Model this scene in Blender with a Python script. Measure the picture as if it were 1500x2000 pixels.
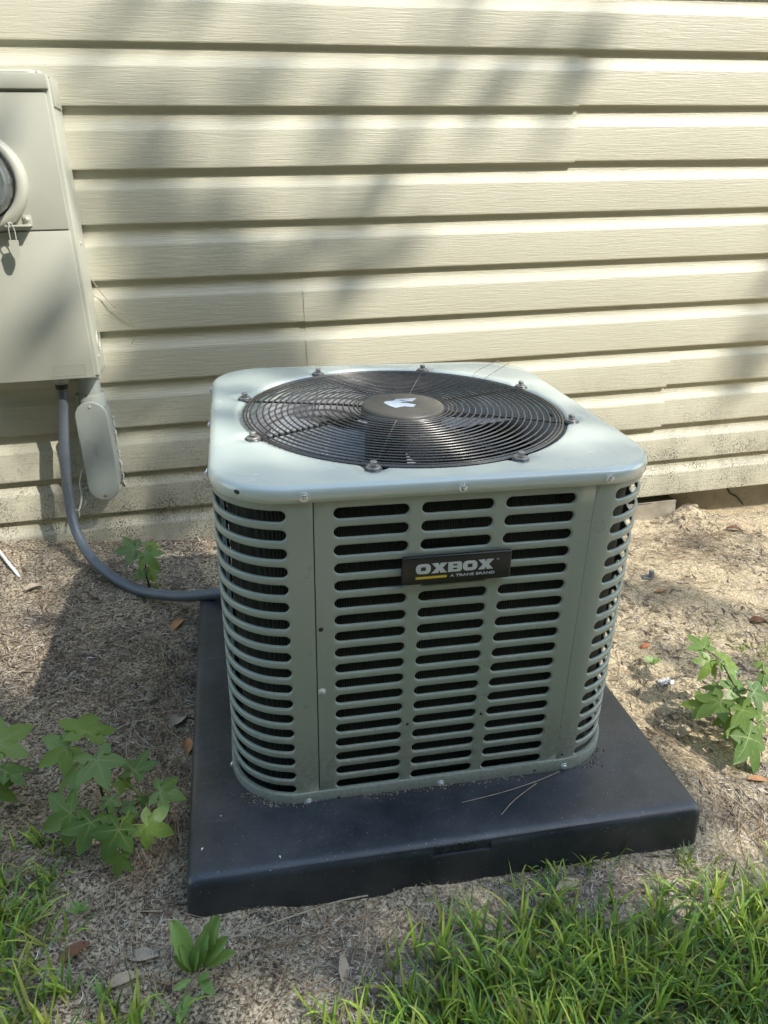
import bpy, bmesh, math, random
import numpy as np
from mathutils import Vector, Matrix, Quaternion

for o in list(bpy.data.objects):
    bpy.data.objects.remove(o, do_unlink=True)
S = bpy.context.scene
COL = S.collection
rnd = random.Random(7)
nrg = np.random.default_rng(11)
R = math.radians

# ------------------------------------------------------------------ camera
cam = bpy.data.cameras.new('camera')
co = bpy.data.objects.new('camera', cam); COL.objects.link(co)
cam.sensor_fit = 'VERTICAL'; cam.sensor_height = 36.0; cam.lens = 1442.1 / 2000 * 36.0
cam.clip_start = 0.02; cam.clip_end = 2000
right = Vector((0.9781, -0.2072, -0.0180)); up = Vector((0.0997, 0.3909, 0.9150)); fwd = Vector((0.1826, 0.8968, -0.4030))
co.matrix_world = Matrix(((right.x, up.x, -fwd.x, 0.0), (right.y, up.y, -fwd.y, -2.0509), (right.z, up.z, -fwd.z, 0.9748), (0, 0, 0, 1)))
S.camera = co
S.render.resolution_x = 768; S.render.resolution_y = 1024

# ------------------------------------------------------------------ light
SUN = Vector((1.15, -1.0, 1.58)).normalized()          # towards the sun
W = bpy.data.worlds.new('World'); S.world = W; W.use_nodes = True
nt = W.node_tree; nt.nodes.clear()
sky = nt.nodes.new('ShaderNodeTexSky'); sky.sky_type = 'NISHITA'; sky.sun_disc = False; sky.air_density = 1.8
sky.sun_elevation = math.asin(SUN.z); sky.sun_rotation = math.atan2(SUN.x, SUN.y)
bg = nt.nodes.new('ShaderNodeBackground'); bg.inputs['Strength'].default_value = 0.15
wo = nt.nodes.new('ShaderNodeOutputWorld')
nt.links.new(sky.outputs[0], bg.inputs[0]); nt.links.new(bg.outputs[0], wo.inputs[0])
sl = bpy.data.lights.new('sun', 'SUN'); sl.energy = 2.0; sl.angle = R(0.53); sl.color = (1.0, 0.94, 0.84)
so = bpy.data.objects.new('sun', sl); COL.objects.link(so)
so.rotation_euler = (-SUN).to_track_quat('-Z', 'Y').to_euler(); so.location = SUN * 20
S.view_settings.view_transform = 'Standard'; S.view_settings.look = 'None'
S.view_settings.exposure = 1.62; S.view_settings.gamma = 1.0; S.view_settings.use_curve_mapping = False

# ------------------------------------------------------------------ helpers
def tag(o, label=None, cat=None, group=None, kind=None):
    if label: o['label'] = label
    if cat: o['category'] = cat
    if group: o['group'] = group
    if kind: o['kind'] = kind
    return o

def empty(name, loc=(0, 0, 0), mat=None):
    o = bpy.data.objects.new(name, None); COL.objects.link(o)
    o.empty_display_size = 0.05
    if mat is not None: o.matrix_world = mat
    else: o.location = loc
    return o

def mesh(name, v, f, mats=None, smooth=True, mi=None, angle=None):
    me = bpy.data.meshes.new(name); me.from_pydata([tuple(p) for p in v], [], f); me.update()
    if mats:
        for m in (mats if isinstance(mats, (list, tuple)) else [mats]): me.materials.append(m)
    if mi is not None: me.polygons.foreach_set('material_index', mi)
    me.polygons.foreach_set('use_smooth', [bool(smooth)] * len(me.polygons))
    if angle is not None: me.set_sharp_from_angle(angle=R(angle))
    me.update()
    return me

def link(name, me, parent=None, loc=None):
    o = bpy.data.objects.new(name, me); COL.objects.link(o)
    if parent: o.parent = parent
    if loc is not None: o.location = loc
    return o

def copy_tree(o, parent=None):
    c = o.copy(); COL.objects.link(c); c.parent = parent
    for ch in list(o.children): copy_tree(ch, c)
    return c

class MB:
    """collects shapes that become one mesh"""
    def __init__(s): s.v = []; s.f = []; s.mi = []
    def add(s, v, f, m=0):
        b = len(s.v); s.v += [tuple(p) for p in v]; s.f += [tuple(i + b for i in q) for q in f]; s.mi += [m] * len(f); return s
    def box(s, x0, x1, y0, y1, z0, z1, m=0):
        v = [(x, y, z) for z in (z0, z1) for y in (y0, y1) for x in (x0, x1)]
        return s.add(v, [(0, 2, 3, 1), (4, 5, 7, 6), (0, 1, 5, 4), (2, 6, 7, 3), (0, 4, 6, 2), (1, 3, 7, 5)], m)
    def lathe(s, prof, n=32, m=0, axis='z', c=(0, 0, 0)):
        v = []; f = []
        for k in range(n):
            a = 2 * math.pi * k / n
            for r, h in prof:
                if axis == 'z': p = (r * math.cos(a), r * math.sin(a), h)
                else: p = (r * math.cos(a), -h, r * math.sin(a))
                v.append((p[0] + c[0], p[1] + c[1], p[2] + c[2]))
        q = len(prof)
        for k in range(n):
            for j in range(q - 1):
                a, b = k * q + j, ((k + 1) % n) * q + j
                f.append((a, b, b + 1, a + 1))
        return s.add(v, f, m)
    def tube(s, pts, rad, n=8, m=0, caps=True):
        pts = [Vector(p) for p in pts]; v = []; f = []
        t0 = (pts[1] - pts[0]).normalized()
        u = t0.orthogonal().normalized()
        for i, p in enumerate(pts):
            t = (pts[min(i + 1, len(pts) - 1)] - pts[max(i - 1, 0)]).normalized()
            u = (u - t * u.dot(t)).normalized(); w = t.cross(u)
            r = rad[i] if isinstance(rad, (list, tuple)) else rad
            for k in range(n):
                a = 2 * math.pi * k / n
                v.append(p + (u * math.cos(a) + w * math.sin(a)) * r)
        for i in range(len(pts) - 1):
            for k in range(n):
                a, b = i * n + k, i * n + (k + 1) % n
                f.append((a, b, b + n, a + n))
        if caps:
            f.append(tuple(range(n))[::-1]); f.append(tuple(range((len(pts) - 1) * n, len(pts) * n)))
        return s.add(v, f, m)
    def me(s, name, mats, smooth=True, angle=None):
        return mesh(name, s.v, s.f, mats, smooth, s.mi if isinstance(mats, (list, tuple)) else None, angle)

def rbox(name, x0, x1, y0, y1, z0, z1, r, mat, seg=3):
    bm = bmesh.new()
    mb = MB().box(x0, x1, y0, y1, z0, z1)
    vs = [bm.verts.new(p) for p in mb.v]
    for q in mb.f: bm.faces.new([vs[i] for i in q])
    bmesh.ops.recalc_face_normals(bm, faces=bm.faces)
    bmesh.ops.bevel(bm, geom=list(bm.edges), offset=r, segments=seg, affect='EDGES', profile=0.5)
    me = bpy.data.meshes.new(name); bm.to_mesh(me); bm.free(); me.materials.append(mat)
    me.polygons.foreach_set('use_smooth', [True] * len(me.polygons)); me.set_sharp_from_angle(angle=R(40))
    return me

def spline(pts, n=12):
    P = [Vector(p) for p in pts]; P = [2 * P[0] - P[1]] + P + [2 * P[-1] - P[-2]]; out = []
    for i in range(1, len(P) - 2):
        for k in range(n):
            t = k / n; a, b, c, d = P[i - 1], P[i], P[i + 1], P[i + 2]
            out.append(0.5 * ((2 * b) + (c - a) * t + (2 * a - 5 * b + 4 * c - d) * t * t + (3 * b - a - 3 * c + d) * t ** 3))
    out.append(P[-2]); return out

def smooth01(x, a, b):
    t = np.clip((x - a) / (b - a), 0, 1); return t * t * (3 - 2 * t)

def vnoise(x, y, scale, seed):
    """value noise on numpy arrays"""
    g = np.random.default_rng(seed).random((256, 256))
    fx, fy = x * scale + 1000.3, y * scale + 1000.7
    ix, iy = np.floor(fx).astype(int), np.floor(fy).astype(int)
    tx, ty = fx - ix, fy - iy; tx = tx * tx * (3 - 2 * tx); ty = ty * ty * (3 - 2 * ty)
    a = g[ix % 256, iy % 256]; b = g[(ix + 1) % 256, iy % 256]; c = g[ix % 256, (iy + 1) % 256]; d = g[(ix + 1) % 256, (iy + 1) % 256]
    return (a * (1 - tx) + b * tx) * (1 - ty) + (c * (1 - tx) + d * tx) * ty

def text_mesh(name, body, size, mat, ext=0.0004, xs=1.0, bold=0.0, align='LEFT'):
    c = bpy.data.curves.new(name, 'FONT'); c.body = body; c.size = size; c.extrude = ext; c.offset = bold
    c.align_x = align; c.resolution_u = 3
    o = bpy.data.objects.new(name, c); COL.objects.link(o)
    bpy.context.view_layer.update()
    me = bpy.data.meshes.new_from_object(o.evaluated_get(bpy.context.evaluated_depsgraph_get()))
    bpy.data.objects.remove(o, do_unlink=True); bpy.data.curves.remove(c)
    me.materials.clear(); me.materials.append(mat)
    if xs != 1.0: me.transform(Matrix.Diagonal((xs, 1, 1, 1)))
    return me

def flat_shape(name, loops, mat, ext=0.0004):
    """filled 2D outlines (outer loops and holes) with a little thickness, in xy"""
    c = bpy.data.curves.new(name, 'CURVE'); c.dimensions = '2D'; c.fill_mode = 'BOTH'; c.extrude = ext
    for lp in loops:
        s = c.splines.new('POLY'); s.points.add(len(lp) - 1); s.use_cyclic_u = True
        for p, q in zip(s.points, lp): p.co = (q[0], q[1], 0, 1)
    o = bpy.data.objects.new(name, c); COL.objects.link(o)
    bpy.context.view_layer.update()
    me = bpy.data.meshes.new_from_object(o.evaluated_get(bpy.context.evaluated_depsgraph_get()))
    bpy.data.objects.remove(o, do_unlink=True); bpy.data.curves.remove(c)
    me.materials.clear(); me.materials.append(mat)
    return me

# ------------------------------------------------------------------ materials
class N:
    def __init__(s, name):
        s.m = bpy.data.materials.new(name); s.m.use_nodes = True; s.t = s.m.node_tree
        s.t.nodes.clear(); s.out = s.t.nodes.new('ShaderNodeOutputMaterial')
        s.b = s.t.nodes.new('ShaderNodeBsdfPrincipled'); s.l(s.b.outputs[0], s.out.inputs[0])
    def l(s, a, b): s.t.links.new(a, b)
    def n(s, kind, **kw):
        x = s.t.nodes.new('ShaderNode' + kind)
        for k, v in kw.items():
            if hasattr(x, k): setattr(x, k, v)
            else: x.inputs[k.replace('_', ' ')].default_value = v
        return x
    def set(s, **kw):
        for k, v in kw.items():
            i = s.b.inputs[k.replace('_', ' ')]
            if hasattr(v, 'is_linked') or hasattr(v, 'links'): s.l(v, i)
            else: i.default_value = (*v, 1) if isinstance(v, tuple) and len(v) == 3 else v
        return s
    def coord(s, which='Object', scale=(1, 1, 1), rot=(0, 0, 0)):
        c = s.n('TexCoord'); m = s.n('Mapping'); m.inputs['Scale'].default_value = scale; m.inputs['Rotation'].default_value = rot
        s.l(c.outputs[which], m.inputs[0]); return m.outputs[0]
    def noise(s, vec, scale, detail=4, rough=0.5, dist=0.0):
        x = s.n('TexNoise'); x.inputs['Scale'].default_value = scale; x.inputs['Detail'].default_value = detail
        x.inputs['Roughness'].default_value = rough; x.inputs['Distortion'].default_value = dist; s.l(vec, x.inputs['Vector']); return x.outputs['Fac']
    def ramp(s, fac, stops):
        x = s.n('ValToRGB'); e = x.color_ramp.elements
        while len(e) < len(stops): e.new(0.5)
        for q, (p, c) in zip(e, stops): q.position = p; q.color = (*c, 1) if isinstance(c, tuple) else (c, c, c, 1)
        s.l(fac, x.inputs[0]); return x.outputs[0]
    def mix(s, fac, a, b, mode='MIX'):
        x = s.n('Mix'); x.data_type = 'RGBA'; x.blend_type = mode
        for i, v in ((0, fac), (6, a), (7, b)):
            if hasattr(v, 'links'): s.l(v, x.inputs[i])
            else: x.inputs[i].default_value = (*v, 1) if isinstance(v, tuple) else v
        return x.outputs[2]
    def math(s, op, a, b=0.0, c=0.0, clamp=False):
        x = s.n('Math'); x.operation = op; x.use_clamp = clamp
        for i, v in enumerate((a, b, c)):
            if hasattr(v, 'links'): s.l(v, x.inputs[i])
            else: x.inputs[i].default_value = v
        return x.outputs[0]
    def bump(s, h, strength=0.3, dist=0.002):
        x = s.n('Bump'); x.inputs['Strength'].default_value = strength; x.inputs['Distance'].default_value = dist
        s.l(h, x.inputs['Height']); s.l(x.outputs[0], s.b.inputs['Normal']); return s
    def attr(s, name='Col'):
        x = s.n('VertexColor'); x.layer_name = name; return x.outputs[0]
    def sep(s, vec):
        x = s.n('SeparateXYZ'); s.l(vec, x.inputs[0]); return x.outputs

M = {}
# vinyl siding: cream, embossed wood grain, mildew specks near the ground
k = N('vinyl_siding'); v = k.coord()
g1 = k.noise(k.coord(scale=(7, 1, 130)), 1.7, 5, 0.6, 0.9)
g2 = k.noise(k.coord(scale=(9, 1, 260)), 1.3, 3, 0.6, 0.8)
tone = k.noise(v, 2.3, 3)
base = k.mix(k.ramp(tone, [(0.35, 0.0), (0.65, 1.0)]), (0.535, 0.518, 0.412), (0.570, 0.552, 0.440))
z = k.sep(v)[2]
low = k.ramp(k.math('ADD', z, k.math('MULTIPLY', k.math('SUBTRACT', k.noise(v, 5.0, 3), 0.5), 0.30)), [(0.0, 1.0), (0.16, 0.95), (0.30, 0.35), (0.50, 0.0)])
speck = k.ramp(k.noise(k.coord(scale=(1.0, 1.0, 0.75)), 230, 3, 0.65), [(0.50, 0.0), (0.57, 1.0)])
patch = k.ramp(k.noise(v, 16, 4, 0.6), [(0.36, 0.05), (0.68, 1.0)])
smear = k.ramp(k.noise(k.coord(scale=(1, 1, 0.35)), 11, 4, 0.6), [(0.35, 0.0), (0.75, 0.55)])
dirt = k.mix(k.math('MULTIPLY', low, smear), base, (0.23, 0.215, 0.17))
dirt = k.mix(k.math('MULTIPLY', k.math('MULTIPLY', speck, patch), low), dirt, (0.05, 0.047, 0.04))
k.set(Base_Color=dirt, Roughness=0.45, Specular_IOR_Level=0.4)
k.bump(k.math('ADD', k.math('MULTIPLY', g1, 0.8), k.math('MULTIPLY', g2, 0.35)), 0.6, 0.0028)
M['vinyl'] = k.m

def paint(name, col, rough, var=0.06, bump=0.02, spec=0.5, nscale=9, dust=None, metal=0.0, coat=0.0):
    k = N(name); v = k.coord()
    n = k.noise(v, nscale, 5, 0.6)
    lo = tuple(c * (1 - var) for c in col); hi = tuple(min(1, c * (1 + var)) for c in col)
    c = k.mix(k.ramp(n, [(0.3, 0.0), (0.7, 1.0)]), lo, hi)
    if dust:
        d = k.ramp(k.noise(v, dust[1], 6, 0.65), [(dust[2], 0.0), (dust[2] + 0.25, dust[3])])
        c = k.mix(d, c, dust[0])
    rr = k.ramp(k.noise(v, nscale * 3, 4), [(0.3, max(0.02, rough - 0.07)), (0.7, rough + 0.07)])
    k.set(Base_Color=c, Roughness=rr, Specular_IOR_Level=spec, Metallic=metal)
    if bump: k.bump(k.noise(v, 420, 2), bump, 0.001)
    if coat: k.set(Coat_Weight=coat, Coat_Roughness=0.10)
    M[name] = k.m; return k.m

k = N('unit_paint_shaded'); v = k.coord()  # cabinet paint for the sides, colour darkened to imitate their shade
c = k.mix(k.noise(v, 6, 4), (0.262, 0.318, 0.280), (0.285, 0.342, 0.302))
st = k.ramp(k.noise(k.coord(scale=(1, 1, 0.07)), 38, 5, 0.65), [(0.48, 0.0), (0.74, 0.34)])
c = k.mix(st, c, (0.36, 0.385, 0.34))
zz = k.sep(v)[2]
lo = k.ramp(k.math('ADD', zz, k.math('MULTIPLY', k.noise(v, 26, 5, 0.7), -0.16)), [(0.0, 0.55), (0.07, 0.0)])
c = k.mix(k.math('MULTIPLY', lo, k.ramp(k.noise(v, 160, 3), [(0.42, 0.0), (0.6, 1.0)])), c, (0.25, 0.22, 0.17))
k.set(Base_Color=c, Roughness=k.ramp(k.noise(v, 18, 5), [(0.3, 0.25), (0.7, 0.40)]), Specular_IOR_Level=0.5, Coat_Weight=0.3, Coat_Roughness=0.12)
k.bump(k.math('ADD', k.noise(v, 420, 2), k.math('MULTIPLY', k.noise(v, 9, 2), 6.0)), 0.05, 0.001); M['unit_paint_shaded'] = k.m
paint('cap_paint_skylit', (0.480, 0.550, 0.520), 0.24, 0.03, 0.02, 0.6, 3, ((0.46, 0.54, 0.49), 3, 0.45, 0.25), 0.0, 0.9)  # same cabinet paint, lightened to imitate sky light on the lid
paint('meter_paint', (0.43, 0.437, 0.375), 0.42, 0.04, 0.04, 0.45, 4, ((0.40, 0.39, 0.33), 7, 0.5, 0.35))
paint('pvc_grey', (0.34, 0.37, 0.345), 0.45, 0.05, 0.05, 0.45, 12, ((0.30, 0.30, 0.27), 30, 0.55, 0.4))
k = N('pad_plastic'); v = k.coord()
base = k.mix(k.noise(v, 5, 4), (0.011, 0.016, 0.023), (0.016, 0.022, 0.031))
d = k.ramp(k.noise(v, 4.5, 6, 0.68), [(0.38, 0.0), (0.68, 0.62)])
c = k.mix(d, base, (0.080, 0.088, 0.098))
sc = k.ramp(k.noise(k.coord(scale=(1, 7, 1), rot=(0, 0, 0.7)), 9, 5, 0.7), [(0.60, 0.0), (0.70, 0.30)])
c = k.mix(sc, c, (0.12, 0.125, 0.13))
fl = k.ramp(k.noise(v, 330, 2, 0.6), [(0.685, 0.0), (0.73, 0.8)])
c = k.mix(fl, c, (0.33, 0.31, 0.27))
k.set(Base_Color=c, Roughness=k.ramp(k.noise(v, 12, 5), [(0.3, 0.32), (0.7, 0.48)]), Specular_IOR_Level=0.6)
k.bump(k.noise(v, 380, 2), 0.25, 0.001); M['pad_plastic'] = k.m
paint('guard_steel', (0.05, 0.049, 0.046), 0.28, 0.15, 0.0, 0.7, 30, ((0.16, 0.145, 0.12), 40, 0.50, 0.35))
paint('hub_plastic', (0.085, 0.078, 0.068), 0.45, 0.08, 0.05, 0.5, 20, ((0.17, 0.155, 0.13), 25, 0.5, 0.5))
paint('dark_steel', (0.03, 0.032, 0.033), 0.5, 0.2, 0.0, 0.4, 20)
paint('blade_alu', (0.42, 0.43, 0.44), 0.42, 0.1, 0.0, 0.5, 14, ((0.10, 0.10, 0.095), 18, 0.5, 0.5), 0.3)
paint('screw_zinc', (0.72, 0.74, 0.75), 0.22, 0.1, 0.0, 0.5, 200, None, 0.55)
paint('screw_brass', (0.50, 0.40, 0.18), 0.35, 0.1, 0.0, 0.5, 200, None, 0.9)
paint('bolt_steel', (0.30, 0.29, 0.28), 0.4, 0.2, 0.0, 0.5, 200, None, 0.6)
paint('badge_black', (0.011, 0.012, 0.012), 0.32, 0.1, 0.0, 0.5, 20)
paint('badge_letters', (0.52, 0.58, 0.60), 0.35, 0.03, 0.0)
paint('badge_yellow', (0.62, 0.44, 0.05), 0.4, 0.03, 0.0)
paint('emblem_white', (0.62, 0.68, 0.75), 0.4, 0.03, 0.0)
paint('white_cable', (0.62, 0.63, 0.62), 0.4, 0.1, 0.0)
paint('dark_rubber', (0.02, 0.02, 0.02), 0.6, 0.1, 0.0)
paint('concrete', (0.33, 0.30, 0.245), 0.85, 0.15, 0.5, 0.2, 14, ((0.20, 0.18, 0.14), 35, 0.5, 0.6))
paint('clay', (0.46, 0.17, 0.085), 0.8, 0.2, 0.4, 0.2, 60)
paint('white_scrap', (0.62, 0.63, 0.66), 0.5, 0.1, 0.1, 0.4, 60)
paint('grey_scrap', (0.17, 0.19, 0.20), 0.4, 0.2, 0.1, 0.4, 60)
paint('bark', (0.10, 0.075, 0.055), 0.85, 0.3, 0.8, 0.2, 20)
paint('stem_brown', (0.075, 0.045, 0.028), 0.6, 0.2, 0.0, 0.3, 60)
paint('stem_green', (0.16, 0.20, 0.055), 0.5, 0.2, 0.0, 0.3, 60)
paint('sealant', (0.52, 0.54, 0.52), 0.5, 0.05, 0.1, 0.4, 30)
paint('meter_dial', (0.24, 0.26, 0.26), 0.5, 0.2, 0.0, 0.4, 30)

# liquid-tight conduit: slate grey with fine spiral ribs
k = N('conduit_grey'); v = k.coord('UV')
n = k.noise(k.coord(), 40, 4)
k.set(Base_Color=k.mix(n, (0.085, 0.102, 0.125), (0.13, 0.15, 0.172)), Roughness=0.36, Specular_IOR_Level=0.5)
M['conduit'] = k.m

# coil with fins
k = N('coil_fins'); w = k.n('TexWave'); w.bands_direction = 'DIAGONAL'; w.inputs['Scale'].default_value = 170
k.l(k.coord(scale=(1, 1, 0)), w.inputs[0])
k.set(Base_Color=k.mix(w.outputs['Fac'], (0.014, 0.019, 0.018), (0.030, 0.038, 0.036)), Roughness=0.6, Specular_IOR_Level=0.3)
k.bump(w.outputs['Fac'], 0.6, 0.002)
M['coil'] = k.m

# meter glass
k = N('meter_glass'); k.set(Base_Color=(0.92, 0.95, 0.95), Roughness=0.03, Transmission_Weight=1.0, IOR=1.45); M['glass'] = k.m

# ground: pale sand with dark organic grains and litter dust
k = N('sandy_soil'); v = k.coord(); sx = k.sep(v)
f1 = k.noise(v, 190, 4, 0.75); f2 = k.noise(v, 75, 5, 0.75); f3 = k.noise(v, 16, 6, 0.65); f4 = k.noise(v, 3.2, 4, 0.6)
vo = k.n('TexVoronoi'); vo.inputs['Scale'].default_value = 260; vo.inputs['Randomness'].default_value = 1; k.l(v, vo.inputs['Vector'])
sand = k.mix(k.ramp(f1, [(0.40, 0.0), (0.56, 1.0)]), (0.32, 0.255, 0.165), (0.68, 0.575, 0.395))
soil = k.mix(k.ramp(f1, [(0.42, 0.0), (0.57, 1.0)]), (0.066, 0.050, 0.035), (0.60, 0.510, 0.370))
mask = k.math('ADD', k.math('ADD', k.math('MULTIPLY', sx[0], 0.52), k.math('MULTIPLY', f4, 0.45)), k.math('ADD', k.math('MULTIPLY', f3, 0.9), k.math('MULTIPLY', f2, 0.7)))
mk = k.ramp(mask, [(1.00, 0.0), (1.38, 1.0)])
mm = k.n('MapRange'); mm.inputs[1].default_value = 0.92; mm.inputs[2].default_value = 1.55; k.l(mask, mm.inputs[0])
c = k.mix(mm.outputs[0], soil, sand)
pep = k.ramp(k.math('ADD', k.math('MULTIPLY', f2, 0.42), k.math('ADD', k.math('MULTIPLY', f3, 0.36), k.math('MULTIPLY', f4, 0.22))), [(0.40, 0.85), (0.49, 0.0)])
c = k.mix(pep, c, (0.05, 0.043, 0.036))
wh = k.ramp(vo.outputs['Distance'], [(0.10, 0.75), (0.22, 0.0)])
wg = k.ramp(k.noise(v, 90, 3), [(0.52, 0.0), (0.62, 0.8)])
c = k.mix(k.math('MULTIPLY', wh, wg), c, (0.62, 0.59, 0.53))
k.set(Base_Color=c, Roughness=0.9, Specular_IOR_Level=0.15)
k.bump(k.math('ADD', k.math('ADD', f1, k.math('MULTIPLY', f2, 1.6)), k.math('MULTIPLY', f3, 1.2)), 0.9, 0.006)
M['soil'] = k.m

def vcol(name, rough=0.6, trans=0.0, spec=0.3):
    k = N(name); c = k.attr(); k.set(Base_Color=c, Roughness=rough, Specular_IOR_Level=spec)
    if trans:
        t = k.n('BsdfTranslucent'); mx = k.n('MixShader'); mx.inputs[0].default_value = trans
        k.l(k.mix(0.5, c, (0.25, 0.34, 0.05), 'MIX'), t.inputs[0]); k.l(k.b.outputs[0], mx.inputs[1]); k.l(t.outputs[0], mx.inputs[2]); k.l(mx.outputs[0], k.out.inputs[0])
    M[name] = k.m; return k.m
vcol('litter', 0.75, 0, 0.2); vcol('grass_blades', 0.42, 0.35, 0.4)

def leafmat(name, lo, hi, trans=0.3, rough=0.42):
    k = N(name); oi = k.n('ObjectInfo'); n = k.noise(k.coord(), 30, 3)
    c = k.mix(oi.outputs['Random'], lo, hi); c = k.mix(k.math('MULTIPLY', n, 0.35), c, tuple(x * 0.6 for x in lo))
    k.set(Base_Color=c, Roughness=rough, Specular_IOR_Level=0.4)
    t = k.n('BsdfTranslucent'); k.l(k.mix(0.6, c, (0.30, 0.42, 0.06)), t.inputs[0])
    mx = k.n('MixShader'); mx.inputs[0].default_value = trans
    k.l(k.b.outputs[0], mx.inputs[1]); k.l(t.outputs[0], mx.inputs[2]); k.l(mx.outputs[0], k.out.inputs[0]); M[name] = k.m
leafmat('leaf_green', (0.085, 0.175, 0.05), (0.22, 0.34, 0.075), 0.38)
leafmat('leaf_vein', (0.22, 0.27, 0.10), (0.26, 0.32, 0.12), 0.1)
leafmat('weed_leaf', (0.17, 0.29, 0.08), (0.24, 0.38, 0.11))
leafmat('tree_leaf', (0.035, 0.075, 0.02), (0.06, 0.11, 0.03), 0.12)

def deadmat(name, a, b):
    k = N(name); n = k.noise(k.coord(), 45, 5, 0.65); n2 = k.noise(k.coord(), 220, 2)
    c = k.mix(k.ramp(n, [(0.3, 0.0), (0.7, 1.0)]), a, b); c = k.mix(k.ramp(n2, [(0.60, 0.0), (0.68, 0.7)]), c, tuple(x * 0.35 for x in a))
    k.set(Base_Color=c, Roughness=0.7, Specular_IOR_Level=0.25); k.bump(n, 0.3, 0.002); M[name] = k.m
deadmat('dead_tan', (0.30, 0.235, 0.165), (0.43, 0.36, 0.27)); deadmat('dead_brown', (0.12, 0.06, 0.035), (0.20, 0.10, 0.055))
deadmat('dead_grey', (0.25, 0.205, 0.155), (0.42, 0.36, 0.285)); deadmat('dead_orange', (0.34, 0.17, 0.08), (0.45, 0.27, 0.14))

# ------------------------------------------------------------------ ground
UNIT = Matrix(((0.9994, 0.0140, 0.0326, 0.2678), (-0.0132, 0.9996, -0.0252, -0.8156), (-0.0329, 0.0247, 0.9992, 0.0641), (0, 0, 0, 1)))
PAD = Matrix(((0.9989, 0.0088, 0.0465, 0.2771), (-0.0084, 0.9999, -0.0081, -0.8567), (-0.0465, 0.0077, 0.9989, 0.0634), (0, 0, 0, 1)))
PADI = PAD.inverted()
def gz(x, y):
    x = np.asarray(x, float); y = np.asarray(y, float)
    xc = np.clip(x, -1.5, 2.2); yc = np.clip(y, -2.5, 0.4)
    b = 0.006 - 0.06 * xc + 0.02 * (yc + 1.2) * (1 - smooth01(xc, 0.1, 0.8))
    fade = np.exp(-np.maximum(0, np.hypot(x - 0.4, y + 0.8) - 2.2) * 0.8)
    n = (vnoise(x, y, 5, 1) - .5) * .022 + (vnoise(x, y, 14, 2) - .5) * .012 + (vnoise(x, y, 38, 3) - .5) * .007 + (vnoise(x, y, 90, 4) - .5) * .0035
    # hollow under the pad, little banks against wall and foundation
    q = np.maximum(np.abs((x - 0.277)), np.abs(y + 0.857)); under = 1 - smooth01(q, 0.36, 0.40)
    bank = 0.012 * smooth01(y, -0.28, -0.01) * smooth01(-x, 0.3, 0.6)
    pile = 0.05 * np.exp(-(((x - 1.47) / .07) ** 2 + ((y + 0.02) / .05) ** 2))
    return b + n * (0.25 + 0.75 * fade) + bank + pile - under * 0.03
def gz1(x, y): return float(gz(np.array([x]), np.array([y]))[0])

def axis(a, b, d, far):
    c = list(np.arange(a, b + 1e-6, d)); s = d; lo = [a]; hi = [c[-1]]
    while hi[-1] < far: s *= 1.35; hi.append(hi[-1] + s); lo.append(lo[-1] - s)
    return np.array(lo[:0:-1] + c + hi[1:])
gx = axis(-1.0, 2.0, 0.009, 300); gy = axis(-1.75, 0.16, 0.009, 300)
GX, GY = np.meshgrid(gx, gy); GZ = gz(GX, GY)
nx, ny = len(gx), len(gy)
vv = np.stack([GX.ravel(), GY.ravel(), GZ.ravel()], 1)
ii = (np.arange(ny - 1)[:, None] * nx + np.arange(nx - 1)[None]).ravel()
ff = np.stack([ii, ii + 1, ii + nx + 1, ii + nx], 1)
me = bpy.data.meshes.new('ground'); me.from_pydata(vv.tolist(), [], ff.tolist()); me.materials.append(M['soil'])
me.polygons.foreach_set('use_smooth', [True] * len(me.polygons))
tag(link('ground', me), kind='structure')

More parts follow.
